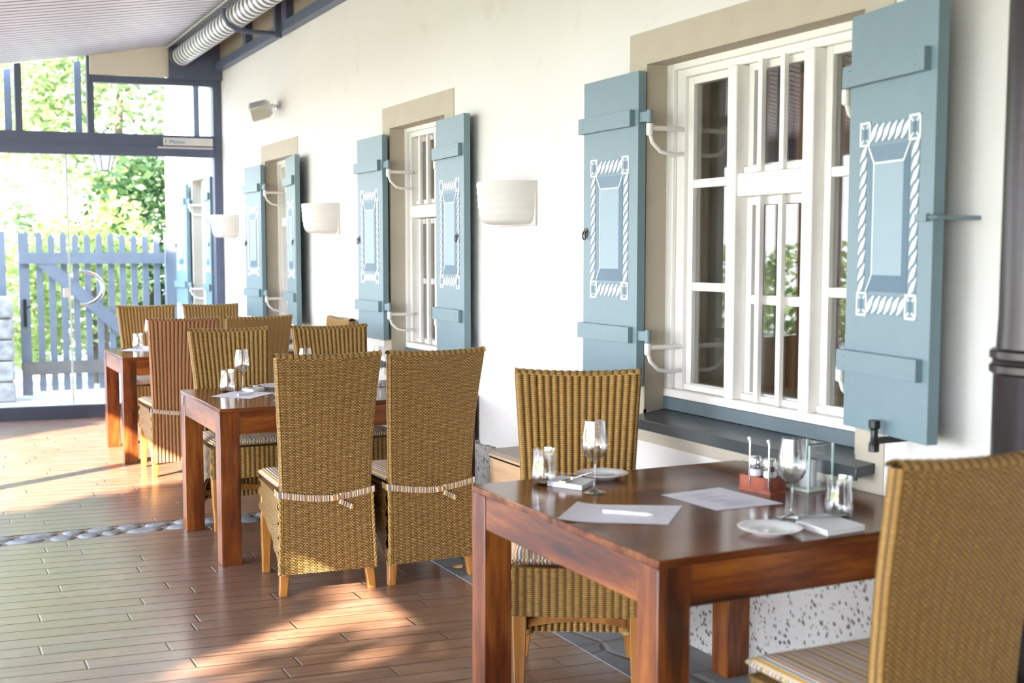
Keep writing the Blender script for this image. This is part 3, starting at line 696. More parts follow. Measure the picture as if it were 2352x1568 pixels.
# ------------------------------------------------------------------ chairs
YC = [(.09, -.232), (.25, -.220), (.45, -.205), (.62, -.215), (.80, -.240), (1.0, -.283), (1.06, -.300)]
HW = [(.09, .212), (.28, .206), (.45, .203), (.70, .210), (.95, .226), (1.06, .235)]
def smooth_pw(pts, x): return (pw(pts, x - .05) + pw(pts, x) * 2 + pw(pts, x + .05)) / 4
def make_chair(name, back_mat, rib_mat, back_is_rib):
    t = thing(name, 'x', 'chair')
    # ---- backrest: inner and outer woven faces, rolled sides and top
    m = MB(); ZT_, ZB = 1.055, .10; TH = .024
    def amp(z): return min(1, max(0, (z - .12) / .05))
    def face(front, per, am):
        def fn(a, b):
            z = lerp(ZB, ZT_, b); hw = smooth_pw(HW, z) - .012; x = lerp(-hw, hw, a)
            dip = -.010 * (1 - (2 * a - 1) ** 2) * max(0, (b - .8) / .2)
            rib = am * (abs(sin(pi * a * .44 / per)) - .5)
            y = smooth_pw(YC, z) + (TH if front else -TH) + (rib if front else -rib) + .012 * (2 * a - 1) ** 2 * (-1 if 0 else 1) * max(0, (z - .45))
            return (x, y, z + dip + (.003 * abs(sin(pi * a * .44 / per)) * (b > .97)))
        return fn
    m.grid(face(True, .0265, .006), 134, 40, .44, .955, 0, flip=True)
    m.grid(face(False, .0265 if back_is_rib else .0332, .006 if back_is_rib else .0022), 134, 40, .44, .955, 1)
    for s_ in (-1, 1):       # rounded side rolls
        def side(a, b, s_=s_):
            z = lerp(ZB, ZT_, b); ang = lerp(-pi / 2, pi / 2, a); hw = smooth_pw(HW, z) - .012
            y = smooth_pw(YC, z) + .012 * max(0, z - .45)
            return (s_ * (hw + .014 * cos(ang)), y + TH * sin(ang), z)
        m.grid(side, 8, 40, .075, .955, 2, flip=(s_ < 0))
    def top(a, b):
        ang = lerp(-pi / 2, pi / 2, b); hw = smooth_pw(HW, ZT_) - .0; x = lerp(-hw, hw, a)
        return (x, smooth_pw(YC, ZT_) + TH * 1.08 * sin(ang) + .012 * (2 * a - 1) ** 2 * .6, ZT_ - .010 * (1 - (2 * a - 1) ** 2) + (.016 + .004 * abs(sin(pi * a * .44 / .0265))) * cos(ang))
    m.grid(top, 96, 8, .47, .075, 2)
    m.build('backrest', [rib_mat, back_mat, WK_R if back_is_rib is False else rib_mat], t, smooth=70)
    # ---- seat box: front apron and curved side skirts
    m = MB(); yb, yf = -.19, .215
    def zlow(q): return lerp(.105, .285, 1 - (1 - q) ** 2.3)
    for s_ in (-1, 1):
        def sk(a, b, s_=s_):
            y = lerp(yb, yf, a); z = lerp(zlow(a), .452, b); hw = lerp(.208, .222, a)
            bulge = .004 * sin(pi * ((z - .1) / .034))
            return (s_ * (hw + bulge), y, z)
        m.grid(sk, 24, 44, .42, .35, 0, flip=(s_ < 0))
        m.grid(lambda a, b, s_=s_: (s_ * (lerp(.208, .222, a) - .022 * b), lerp(yb, yf, a), zlow(a)), 20, 1, .42, .02, 0, flip=(s_ > 0))
        m.grid(lambda a, b, s_=s_: (s_ * (lerp(.208, .222, a) - .022), lerp(yb, yf, a), lerp(zlow(a), .43, b)), 20, 1, .42, .3, 0, flip=(s_ > 0))
    m.grid(lambda a, b: (lerp(-.222, .222, a), yf + .012 * sin(pi * a) + .005 * abs(sin(pi * a * .444 / .0265)), lerp(.285, .452, b)), 120, 6, .444, .17, 1)
    m.grid(lambda a, b: (lerp(-.222, .222, a), yf - .02 + .012 * sin(pi * a), lerp(.285, .452, b)), 12, 1, .444, .17, 1, flip=True)
    m.grid(lambda a, b: (lerp(-.222, .222, a), lerp(yf - .02, yf, b) + .012 * sin(pi * a), .285), 12, 1, .444, .02, 1, flip=True)
    m.grid(lambda a, b: (lerp(-.222, .222, a), lerp(yb, yf + .004, b) + .012 * sin(pi * a) * b, .452), 20, 20, .44, .42, 0)
    m.grid(lambda a, b: (lerp(-.2, .2, a), lerp(yb, yf - .03, b), .40), 2, 2, .44, .42, 0, flip=True)
    m.build('seat', [WK_F, rib_mat], t, smooth=60)
    # ---- braided edges down the rear corners and round the leg tops
    for s_ in (-1, 1):
        m = MB()
        for ph in (0, pi):
            m.tube([(s_ * (smooth_pw(HW, z) + .002 + .004 * cos(z * 150 + ph)), smooth_pw(YC, z) - .018 + .004 * sin(z * 150 + ph), z) for z in [.10 + k * .008 for k in range(44)]], .0058, 5)
        m.lathe([(.018, -.012), (.029, -.006), (.029, .002), (.024, .008), (.028, .013), (.018, .02)], 14, (s_ * .19, -.215, .10), sy=1.25)
        m.build('braid', CANE, t, smooth=70)
    # ---- legs
    for s_ in (-1, 1):
        m = MB(); A = (s_ * .185, -.205); B = (s_ * .200, -.226)
        def q(c, h): return [(c[0] - h, c[1] - h), (c[0] + h, c[1] - h), (c[0] + h, c[1] + h), (c[0] - h, c[1] + h)]
        m.hexa([(*p, 0) for p in q(B, .0165)] + [(*p, .16) for p in q(A, .022)]); m.build('leg', CHW, t, bevel=.003)
        m = MB(); pts = [(0, .212, .0165), (.08, .203, .018), (.16, .194, .021), (.24, .190, .023), (.40, .190, .024)]; vs = []; fs = []
        for (z, y, h) in pts: vs += [(s_ * .197 + dx * h, y + dy * h, z) for dx, dy in ((-1, -1), (1, -1), (1, 1), (-1, 1))]
        for i in range(len(pts) - 1): fs += [(i * 4 + j, i * 4 + (j + 1) % 4, i * 4 + 4 + (j + 1) % 4, i * 4 + 4 + j) for j in range(4)]
        fs += [(3, 2, 1, 0), tuple(range(len(vs) - 4, len(vs)))]; m.add(vs, fs); m.build('leg', CHW, t, bevel=.003)
    m = MB(); N = 12
    for i in range(N):
        a, b = i / N, (i + 1) / N
        def zz(a): return .125 + .022 * sin(pi * a)
        m.hexa([(lerp(-.18, .18, a), -.20, zz(a)), (lerp(-.18, .18, b), -.20, zz(b)), (lerp(-.18, .18, b), -.175, zz(b)), (lerp(-.18, .18, a), -.175, zz(a)), (lerp(-.18, .18, a), -.20, zz(a) + .03), (lerp(-.18, .18, b), -.20, zz(b) + .03), (lerp(-.18, .18, b), -.175, zz(b) + .03), (lerp(-.18, .18, a), -.175, zz(a) + .03)])
    m.build('stretcher', CHW, t)
    # ---- cushion with ribbon tied round the back
    m = MB(); N = 26
    def cush(a, b, up=True):
        x = lerp(-1, 1, a); y = lerp(-1, 1, b); e = max(abs(x), abs(y)); edge = (1 - e ** 8)
        px, py = x * (.222 - .006 * abs(y) ** 6), lerp(-.185, .235, b)
        px *= lerp(.93, 1.0, b)
        return (px, py, .478 + (1 if up else -1) * (.010 + .014 * edge) * (1 if e < .999 else .6))
    m.grid(lambda a, b: cush(a, b), N, N, .44, .42, 0); m.grid(lambda a, b: cush(a, b, False), N, N, .44, .42, 0, flip=True)
    for k in range(4):
        def rim(a, b, k=k):
            p = [(a, 0), (1, a), (1 - a, 1), (0, 1 - a)][k]; P0, P1 = Vector(cush(*p, False)), Vector(cush(*p, True)); c = P0.lerp(P1, b)
            n_ = [Vector((0, -1, 0)), Vector((1, 0, 0)), Vector((0, 1, 0)), Vector((-1, 0, 0))][k]
            return tuple(c + n_ * .006 * sin(pi * b))
        m.grid(rim, N, 4, .44, .025, 0)
    cu = m.build('cushion', STR, t, smooth=60)
    m = MB(); N = 40
    def band(a, b):
        s_ = lerp(-1, 1, a); x = .222 * s_
        if abs(s_) > .93: x = .2185 * (1 if s_ > 0 else -1)
        yb_ = -.234 - .004 * (1 - s_ * s_); 
        if abs(s_) > .93: yb_ = lerp(-.232, -.165, (abs(s_) - .93) / .07)
        z = .452 - .030 * (1 - abs(s_) ** 1.6) + lerp(-.014, .014, b)
        return (x, yb_ - .003 * sin(pi * b), z)
    m.grid(band, 60, 4, .52, .028, 0); m.grid(lambda a, b: tuple(Vector(band(a, b)) + Vector((0, .002, 0))), 60, 1, .52, .028, 0, flip=True)
    for (dx, dz, L, an) in ((.05, -.025, .07, -.5), (.01, .0, .05, .25)):
        m.grid(lambda a, b: (dx + .02 + L * (a - .3) * cos(an) - .012 * (b - .5) * sin(an), -.245 - .004 * sin(a * 7), .424 + dz + L * (a - .3) * sin(an) + .022 * (b - .5)), 8, 2, L, .022, 0)
    m.lathe([(0, -.014), (.012, -.010), (.014, 0), (.012, .010), (0, .014)], 10, (.045, -.243, .424), sy=.6)
    m.build('tie_ribbon', STR, cu, smooth=60)
    return t
chA = make_chair('wicker_chair', WK_F, WK_R, False)
chB = make_chair('wicker_chair', WB_R, WB_R, True)
G = 'high backed wicker dining chairs'
CH = [('A', 1.64, 5.345, -5, 'wicker chair from behind, left of the touching pair, its striped ribbon tied in a knot'),
      ('A', 2.112, 5.325, 0, 'wicker chair seen from behind, right of the touching pair at the middle table'),
      ('A', 1.645, 6.72, 180, 'wicker chair facing us behind the wine glass on the middle table'),
      ('A', 2.25, 6.73, 180, 'wicker chair facing us across the middle table, close to the middle window shutter'),
      ('B', 1.635, 8.535, 0, 'reddish wicker chair seen from behind, its left side sunlit, at the farthest table'),
      ('A', 2.135, 8.535, 2, 'wicker chair seen from behind at the farthest table, nearer the wall and mostly hidden'),
      ('A', 1.757, 10.10, 180, 'farthest wicker chair on the left, in front of the garden gate behind the last table'),
      ('A', 2.29, 10.10, 180, 'farthest wicker chair on the right, in front of the blue corner post'),
      ('A', 2.295, 7.80, 90, 'wicker chair against the white wall, only a small piece of its top showing'),
      ('A', 2.075, 3.673, 151, 'wicker chair facing us behind the front table, below the blue grey shutter'),
      ('A', 2.06, 2.17, -2, 'large blurred wicker chair cut off by the right edge of the picture')]
used = set()
for k, x, y, a, lab in CH:
    src = chA if k == 'A' else chB
    if k in used: o = dup(src)
    else: o = src; used.add(k)
    o.location = (x, y, 0); o.rotation_euler = (0, 0, radians(a)); o['label'] = lab; o['group'] = G

# ------------------------------------------------------------------ tables
def table(x0, x1, y0, y1, label, plate):
    t = thing('dining_table', label, 'table', (x0, y0, 0)); w_, d_ = x1 - x0, y1 - y0; H = .76; L = .096
    m = MB(); m.box(0, w_, 0, d_, H - .022, H); m.build('tabletop', WTOP, t, bevel=.003)
    for a in (0, w_ - L):
        for b in (0, d_ - L):
            m = MB(); m.box(a, a + L, b, b + L, 0, H - .022); m.build('leg', WZ, t, bevel=.003)
    for (a, b, c, d, mt) in ((L, w_ - L, .004, .03, WX), (L, w_ - L, d_ - .03, d_ - .004, WX), (.004, .03, L, d_ - L, WY), (w_ - .03, w_ - .004, L, d_ - L, WY)):
        m = MB(); m.box(a, b, c, d, H - .128, H - .022); m.build('apron', mt, t, bevel=.002)
    if plate:
        m = MB(); m.box(-.003, .002, d_ - .085, d_ - .045, H - .075, H - .03); o = m.build('name_plate', plain('dull_plate', (.16, .15, .13), .4, .6), t); o['label'] = 'small grey metal plate'
table(1.595, 2.636, 2.43, 3.516, 'reddish brown square wooden table in the right foreground with paper menus', False)
table(1.30, 2.636, 5.76, 6.68, 'long wooden table in the middle with two wicker chairs at each side', True)
table(1.338, 2.636, 8.93, 9.84, 'farthest wooden table, its front leg glowing orange in the sun', True)

# ------------------------------------------------------------------ tableware
TZ = .76
def wine_mesh():
    pr = [(0, .0), (.036, .0), (.037, .002), (.030, .004), (.012, .008), (.0045, .016), (.0035, .03), (.0035, .085), (.006, .096), (.016, .104), (.030, .116), (.0385, .135), (.040, .15), (.038, .175), (.033, .21), (.031, .225)]
    inn = [(.030, .225), (.032, .21), (.037, .175), (.0388, .15), (.0372, .136), (.029, .119), (.015, .108), (.006, .103), (0, .102)]
    m = MB(); m.lathe(pr + inn, 32); return m
def tumbler_mesh():
    pr = [(0, 0), (.028, 0), (.034, .004), (.038, .015), (.040, .032), (.0375, .06), (.035, .085), (.0355, .105), (.037, .118)]
    inn = [(.0355, .118), (.034, .105), (.0335, .085), (.036, .06), (.038, .034), (.036, .018), (.03, .010), (0, .008)]
    m = MB(); m.lathe(pr + inn, 32); return m
def single(name, mb, mat, label, cat, loc, rz=0., group=None, smooth=50):
    o = mb.build(name, mat, None, loc, rz, smooth=smooth); return tag(o, label, cat, group)
wm = tm = None
def wine(x, y, lab):
    global wm
    if wm is None: wm = single('wine_glass', wine_mesh(), CRYS, lab, 'glass', (x, y, TZ), group='wine glasses on the tables')
    else: dup(wm, (x, y, TZ), label=lab)
def tumbler(x, y, lab):
    global tm
    if tm is None: tm = single('water_tumbler', tumbler_mesh(), CRYS, lab, 'glass', (x, y, TZ), group='water tumblers on the tables')
    else: dup(tm, (x, y, TZ), label=lab)
wine(1.88, 3.225, 'empty wine glass on the front table, in front of the wicker chair facing us')
wine(2.19, 2.665, 'empty wine glass on the front table beside the candle holder')
wine(1.585, 6.46, 'empty wine glass at the left end of the middle table')
wine(1.66, 9.66, 'empty wine glass on the farthest table, beside the reddish chair')
wine(1.915, 6.40, 'wine glass whose rim just shows above the left chair of the touching pair')
wine(2.33, 6.36, 'wine glass on the middle table glimpsed between the two front chairs')
tumbler(1.795, 3.40, 'water tumbler near the far left corner of the front table')
tumbler(2.305, 2.605, 'water tumbler on the front table standing beside the right hand napkin')
tumbler(1.508, 6.47, 'water tumbler beside the wine glass at the left end of the middle table')
tumbler(1.575, 9.70, 'water tumbler on the farthest table')
pl = None
def plate(x, y, lab):
    global pl
    if pl is None:
        m = MB(); m.lathe([(0, .003), (.045, .003), (.048, 0), (.052, .003), (.060, .008), (.084, .016), (.0855, .0185), (.083, .019), (.060, .012), (.050, .008), (0, .007)], 40)
        pl = single('side_plate', m, PORC, lab, 'plate', (x, y, TZ), group='white side plates')
    else: dup(pl, (x, y, TZ), label=lab)
plate(2.03, 3.43, 'white side plate with a knife, by the chair facing us on the front table')
plate(2.02, 2.545, 'white side plate near the front edge of the front table')
plate(1.78, 6.54, 'white side plate with a knife on the middle table, partly behind the chair')
plate(1.74, 6.10, 'white side plate on the middle table of which only the edge shows')
def knife(x, y, z, a, lab, tilt=0.):
    t = thing('table_knife', lab, 'knife', (x, y, z), radians(a))
    m = MB(); m.box(-.002, .002, 0, .0, 0, 0) if 0 else None
    m = MB(); m.prism([(-.005, 0), (.004, 0), (.007, .05), (.006, .09), (-.005, .10)], 0, .0018, 'z'); m.build('blade', CHROME, t)
    m = MB(); m.tube([(0, .0, .001), (0, -.05, .002), (0, -.085, .002)], [.003, .0042, .005], 8); m.build('handle', CHROME, t)
    t.rotation_euler = (radians(tilt), 0, radians(a))
knife(1.965, 3.41, TZ + .020, 55, 'steel butter knife resting across the plate by the chair facing us')
knife(1.735, 6.50, TZ + .020, 60, 'steel butter knife resting on the plate of the middle table')
def fork(x, y, z, a, lab):
    t = thing('table_fork', lab, 'fork', (x, y, z), radians(a))
    m = MB(); m.tube([(0, -.09, .003), (0, -.04, .004), (0, .03, .004)], [.005, .0035, .003], 8); m.build('handle', CHROME, t)
    m = MB(); m.box(-.011, .011, .03, .048, .001, .004)
    for k in range(4): m.box(-.011 + k * .0063, -.011 + k * .0063 + .003, .048, .088, .001, .004)
    m.build('tines', CHROME, t)
def napkin(q, lab):
    cx, cy = sum(p[0] for p in q) / 4, sum(p[1] for p in q) / 4; m = MB()
    def fn(z, wv):
        def g_(a, b):
            x = lerp(lerp(q[0][0], q[1][0], a), lerp(q[3][0], q[2][0], a), b) - cx; y = lerp(lerp(q[0][1], q[1][1], a), lerp(q[3][1], q[2][1], a), b) - cy
            return (x, y, z + wv * (.5 + .5 * sin(5 * a + 3 * b)))
        return g_
    e = ((0, .006, 1.), (.007, .013, .94))
    for (za, zb, s_) in e:
        m.grid(fn(zb, .003), 10, 10, 1, 1); m.grid(fn(za, 0), 10, 10, 1, 1, flip=True)
        for k in range(4):
            def rim(a, b, k=k):
                p = [(a, 0), (1, a), (1 - a, 1), (0, 1 - a)][k]; return tuple(Vector(fn(za, 0)(*p)).lerp(Vector(fn(zb, .003)(*p)), b))
            m.grid(rim, 10, 1, 1, 1)
    area = sum(q[i][0] * q[(i + 1) % 4][1] - q[(i + 1) % 4][0] * q[i][1] for i in range(4))
    if area < 0: m.f = [f_[::-1] for f_ in m.f]
    return single('cloth_napkin', m, NAPK, lab, 'napkin', (cx, cy, TZ + .001), group='folded white napkins')
napkin([(1.80, 3.385), (1.895, 3.47), (1.95, 3.345), (1.86, 3.27)], 'folded white napkin with a fork behind the far left tumbler of the front table')
fork(1.90, 3.375, TZ + .0185, 120, 'steel fork lying on the napkin beside the left wine glass of the front table')
napkin([(2.135, 2.58), (2.275, 2.62), (2.265, 2.455), (2.13, 2.445)], 'folded white napkin with a fork near the right wine glass of the front table')
fork(2.175, 2.575, TZ + .0185, 70, 'steel fork lying on the right hand napkin of the front table')
napkin([(1.58, 6.46), (1.67, 6.55), (1.70, 6.45), (1.62, 6.37)], 'folded white napkin with a fork beside the wine glass of the middle table')
fork(1.675, 6.49, TZ + .0185, 125, 'steel fork lying on the napkin of the middle table')
napkin([(1.58, 9.72), (1.68, 9.80), (1.74, 9.72), (1.64, 9.63)], 'folded white napkin at the foot of the glasses on the farthest table')
def paper(q, lab, curl=0., lines=True):
    cx, cy = sum(p[0] for p in q) / 4, sum(p[1] for p in q) / 4
    def fn(a, b, dz=0.):
        x = lerp(lerp(q[0][0], q[1][0], a), lerp(q[3][0], q[2][0], a), b) - cx; y = lerp(lerp(q[0][1], q[1][1], a), lerp(q[3][1], q[2][1], a), b) - cy
        return (x, y, .0012 + curl * max(0, b - .7) ** 2 * 8 + dz)
    m = MB(); m.grid(lambda a, b: fn(a, b), 12, 12, 1, 1); m.grid(lambda a, b: fn(a, b, -.0008), 12, 12, 1, 1, flip=True)
    if lines:
        r_ = random.Random(5)
        for k in range(14):
            b0 = .14 + k * .05; a0 = .2 + r_.uniform(0, .1); a1 = a0 + r_.uniform(.2, .5)
            if k % 4 == 3: continue
            m.grid(lambda a, b: fn(lerp(a0, a1, a), b0 + .012 * b, .0005), 3, 1, 1, 1, 1)
    return single('paper_menu', m, [PAPER, INK], lab, 'menu', (cx, cy, TZ), group='paper menus on the tables')
paper([(1.582, 2.916), (1.743, 3.09), (2.01, 2.938), (1.835, 2.748)][::-1], 'paper sheet with a white pen on it, at the left edge of the front table', .012, False)
paper([(2.044, 3.101), (2.274, 3.119), (2.297, 2.831), (2.06, 2.839)][::-1], 'printed paper menu in the middle of the front table')
paper([(1.375, 6.29), (1.56, 6.50), (1.72, 6.31), (1.53, 6.10)][::-1], 'paper sheet with a pen at the left end of the middle table', 0., False)
paper([(1.41, 9.55), (1.52, 9.74), (1.74, 9.58), (1.62, 9.38)][::-1], 'paper sheet on the farthest table', 0., False)
def pen(x, y, a, lab, L=.145, r_=.0055):
    t = thing('ballpoint_pen', lab, 'pen', (x, y, TZ + .0015 + r_), radians(a))
    m = MB(); m.tube([(0, -L / 2, 0), (0, L / 2 - .02, 0), (0, L / 2, 0)], [r_, r_, .0015], 10); m.build('barrel', plain('white_plastic', (.86, .86, .90), .3, var=.01) if 'white_plastic' not in bpy.data.materials else bpy.data.materials['white_plastic'], t)
    m = MB(); m.box(-.0015, .0015, -L / 2, -L / 2 + .04, r_, r_ + .003); m.build('clip', CHROME, t)
pen(1.80, 2.90, -137, 'white pen lying on the paper at the left edge of the front table')
pen(1.56, 6.28, -50, 'pale pen lying on the paper of the middle table')
# salt and pepper in a wooden holder
ang = radians(10)
t = thing('spice_holder', 'small reddish wooden cruet holder with two upright rods on the front table', 'holder', (2.365, 3.02, TZ), ang)
m = MB(); m.box(-.035, .035, -.065, .065, 0, .008); m.build('base', HOLDW, t)
m = MB()
for (a, b, c, d) in ((-.035, .035, -.065, -.060), (-.035, .035, .060, .065), (-.035, -.030, -.065, .065), (.030, .035, -.065, .065), (-.03, .03, -.003, .003)): m.box(a, b, c, d, .006, .048)
m.build('wall', HOLDW, t, bevel=.001)
for k, y in enumerate((-.058, .02)):
    m = MB(); m.tube([(-.036, y, .02), (-.036, y, .155), (-.036, y + .004, .165)], .0028, 8); m.lathe([(0, -.006), (.006, -.003), (.006, .003), (0, .006)], 10, (-.036, y + .004, .166)); m.build('rod', CHROME, t)
for k, (dy, lab) in enumerate(((.030, 'glass salt shaker with steel cap in the wooden holder, the left one'), (-.030, 'steel pepper shaker in the wooden holder, the right one'))):
    px, py = 2.365 - dy * sin(ang), 3.02 + dy * cos(ang)
    s_ = thing('spice_shaker', lab, 'shaker', (px, py, TZ + .009), 0, 'salt and pepper shakers')
    m = MB(); m.lathe([(0, 0), (.021, 0), (.022, .004), (.021, .05), (.018, .06), (0, .06)], 24); m.build('body', PORC if k == 0 else plain('shaker_steel', (.45, .45, .44), .25, .8), s_)
    m = MB(); m.lathe([(.019, .058), (.020, .06), (.020, .09), (.017, .096), (0, .098)], 24); m.build('cap', CHROME, s_)
# candle lantern
t = thing('candle_holder', 'square glass candle holder with clear side panes at the wall end of the front table', 'candle holder', (2.515, 2.985, TZ), radians(8))
m = MB(); m.box(-.055, .055, -.055, .055, 0, .010); m.build('base', plain('pale_green_glass', (.55, .66, .56), .15), t, bevel=.002)
for (a, b, c, d) in ((-.055, .055, -.055, -.050), (-.055, .055, .050, .055), (.050, .055, -.05, .05), (-.055, -.050, -.05, .05)):
    m = MB(); m.box(a, b, c, d, .010, .145); m.build('side_pane', CLEAR, t, smooth=0)
for a in (-.053, .053):
    for b in (-.053, .053):
        m = MB(); m.box(a - .003, a + .003, b - .003, b + .003, .01, .147); m.build('edge', plain('pane_edge', (.45, .60, .56), .2) if 'pane_edge' not in bpy.data.materials else bpy.data.materials['pane_edge'], t)
c_ = thing('pillar_candle', 'white pillar candle inside the glass holder on the front table', 'candle', (2.515, 2.985, TZ + .010))
m = MB(); m.lathe([(0, 0), (.026, 0), (.027, .002), (.027, .075), (.024, .079), (0, .077)], 24); m.build('wax', WAX, c_); m = MB(); m.tube([(0, 0, .077), (.001, 0, .088)], .0012, 6); m.build('wick', BLACK, c_)

# wooden box by the wall and fallen leaf
t = thing('wooden_box', 'low light wooden box with grey brown lid standing by the wall behind the chair', 'box', (2.43, 4.72, .004))
m = MB(); m.box(0, .195, 0, .43, 0, .535); m.build('body', BOXW, t, bevel=.003)
m = MB(); m.box(-.006, .195, -.006, .436, .555, .575, 0); m.box(-.004, .195, -.004, .434, .543, .555, 1); m.build('lid', [BOXT, BOXW], t, bevel=.002)
m = MB(); m.box(-.002, .19, .0, .43, .535, .5432); m.build('gap_strip', BLACK, t)
m = MB(); m.grid(lambda a, b: ((a - .5) * .07 * (1 - (2 * b - 1) ** 2) ** .5 * 1.0, (b - .5) * .075, .012 + .016 * sin(3 * a) * cos(2 * b)), 8, 8, 1, 1)
single('dry_leaf', m, plain('dry_brown', (.40, .22, .08), .7, var=.3, scale=60), 'dry curled brown leaf on the slate beside a chair leg', 'leaf', (2.31, 5.24, -.005))

# ------------------------------------------------------------------ outdoors beyond the glass
GY = 13.5; FB = -.02
t = thing('garden_gate', 'faded blue picket gate with diagonal brace beyond the glass door', 'gate', (0, GY, 0))
m = MB(); m.box(1.025, 1.125, 0, .045, .02, 1.70); m.build('stile', GATEP, t)
for k in range(11):
    x = 1.225 + k * .1185; r_ = random.Random(k); h = 1.66 + r_.uniform(-.015, .02)
    m = MB(); m.prism([(x - .032, .06), (x + .032, .06), (x + .032, h), (x, h + .05), (x - .032, h)], 0, .022, 'y'); m.build('picket', GATEP, t)
for z0, z1 in ((1.385, 1.50), (.235, .37)):
    m = MB(); m.box(1.03, 2.485, -.035, 0, z0, z1); m.build('rail', GATEW if z0 < 1 else GATEP, t)
m = MB(); a = Vector((1.24, 0, 1.42)); b = Vector((2.42, 0, .32)); n_ = (b - a).cross(Vector((0, 1, 0))).normalized() * .065
m.prism([(p.x, p.z) for p in (a + n_, b + n_, b - n_, a - n_)], -.03, -.001, 'y'); m.build('brace', GATEP, t)
m = MB(); m.box(1.055, 1.085, -.012, 0, .74, 1.02); m.tube([(1.07, -.02, .93), (1.13, -.05, .95)], .008, 6); m.build('latch', BLACK, t)
t = thing('gate_post', 'square faded blue post at the right side of the garden gate', 'post', (2.56, GY + .03, FB))
m = MB(); m.box(-.055, .055, -.04, .06, 0, 1.74); m.build('shaft', GATEP, t)
t = thing('board_fence', 'faded blue board fence left of the garden gate', 'fence', (0, GY + .35, FB))
for k in range(9):
    m = MB(); x = -.55 + k * .165; m.box(x, x + .155, 0, .03, 0, 1.74); m.build('board', GATEP, t)
for z0 in (1.3, .4):
    m = MB(); m.box(-.55, .93, .03, .07, z0, z0 + .09); m.build('rail', GATEP, t)
m = MB(); r_ = random.Random(2)
for j in range(5):
    for i in range(2): m.hexa([(lerp(.5, .95, i / 2) + r_.uniform(-.02, .02), GY - .12 + r_.uniform(-.03, .03), j * .215)] * 0 + [(.46 + i * .25, GY - .2, j * .215), (.46 + i * .25 + .24, GY - .2, j * .215), (.46 + i * .25 + .24, GY + .25, j * .215), (.46 + i * .25, GY + .25, j * .215), (.47 + i * .25, GY - .19, j * .215 + .21), (.46 + i * .25 + .235, GY - .19, j * .215 + .21), (.46 + i * .25 + .235, GY + .24, j * .215 + .21), (.47 + i * .25, GY + .24, j * .215 + .21)])
o = m.build('stone_pier', PIER, None, (0, 0, FB), smooth=0, bevel=.03); tag(o, 'rough grey stone pier left of the garden gate', 'pier')
# lantern hanging under the beam
t = thing('hanging_lantern', 'white glass lantern hanging below the dark beam in front of the garden', 'lantern', (1.68, gl_y(1.68) + .35, 2.265))
m = MB(); m.lathe([(.055, 0), (.095, .145)], 6); m.build('panes', emit('lantern_glass', (.9, .9, .95), .3), t, smooth=0)
m = MB()
for k in range(6):
    a = k * pi / 3; m.tube([(.056 * cos(a), .056 * sin(a), 0), (.097 * cos(a), .097 * sin(a), .145)], .006, 6)
m.lathe([(.06, -.008), (.06, .0), (0, .0)], 6); m.lathe([(.11, .145), (.11, .155), (.03, .20), (.02, .24), (0, .25)], 6); m.tube([(0, 0, .24), (0, 0, .36)], .008, 6); m.tube([(0, 0, .36), (.0, -.30, .36)], .012, 6); m.build('frame', STEEL, t, smooth=0)

def foliage(blobs, n, size, seed):
    r_ = random.Random(seed); m = MB(); tot = sum(b[3] * b[4] * b[5] for b in blobs)
    for (cx, cy, cz, rx, ry, rz) in blobs:
        k = int(n * rx * ry * rz / tot)
        for _ in range(k):
            d = Vector((r_.gauss(0, 1), r_.gauss(0, 1), r_.gauss(0, 1))).normalized(); q = r_.uniform(.45, 1.05) ** .6
            p = Vector((cx + d.x * rx * q, cy + d.y * ry * q, cz + d.z * rz * q))
            if p.z < .05: p.z = .05 + r_.uniform(0, .2)
            a = Vector((r_.gauss(0, 1), r_.gauss(0, 1), r_.gauss(0, .6))).normalized(); b = a.cross(Vector((r_.gauss(0, 1), r_.gauss(0, 1), r_.gauss(0, 1)))).normalized()
            s_ = size * r_.uniform(.6, 1.3)
            m.add([p - a * s_, p + b * s_ * .45 - a * s_ * .2, p + a * s_, p - b * s_ * .45 - a * s_ * .2], [(0, 1, 2, 3)])
    return m
BARK = plain('tree_bark', (.12, .09, .06), .9, var=.3, bump=.01)
def plant(name, cat, lab, loc, blobs, n, size, mat, seed, trunk, group=None):
    t = thing(name, lab, cat, loc, 0, group)
    foliage(blobs, n, size, seed).build('foliage', mat, t, smooth=0)
    m = MB()
    for p in trunk: m.tube(p, [lerp(.11, .05, i / (len(p) - 1)) * (1 if len(p) > 2 else .6) for i in range(len(p))], 8)
    m.build('trunk', BARK, t)
LD = leafmat('leaf_dark', (.018, .050, .014), (.05, .11, .03)); LG = leafmat('leaf_green', (.13, .20, .07), (.32, .40, .17)); LY = leafmat('leaf_yellow', (.26, .35, .07), (.50, .57, .22)); LP = leafmat('leaf_pale', (.24, .34, .16), (.46, .52, .32))
plant('garden_bush', 'bush', 'dark green dense bush behind the gate beside the white house corner', (2.85, 16.5, FB), [(0, 0, 1.5, .85, .8, 1.35), (-.6, .3, 1.1, .7, .7, 1.0), (.45, .2, 1.0, .6, .6, 1.0)], 5200, .075, LD, 1, [[(0, 0, 0), (0, 0, .8), (.05, 0, 1.6)]], 'bushes behind the gate')
plant('garden_bush', 'bush', 'sunlit yellow green climbing bush with bright leaves behind the gate pickets', (2.0, 14.9, FB), [(-.3, 0, 1.2, .55, .45, .85), (.25, .1, 1.5, .4, .35, .75), (-.9, .1, .9, .6, .45, .75)], 2600, .07, LY, 2, [[(0, 0, 0), (0, 0, .7), (-.05, 0, 1.3)]], 'bushes behind the gate')
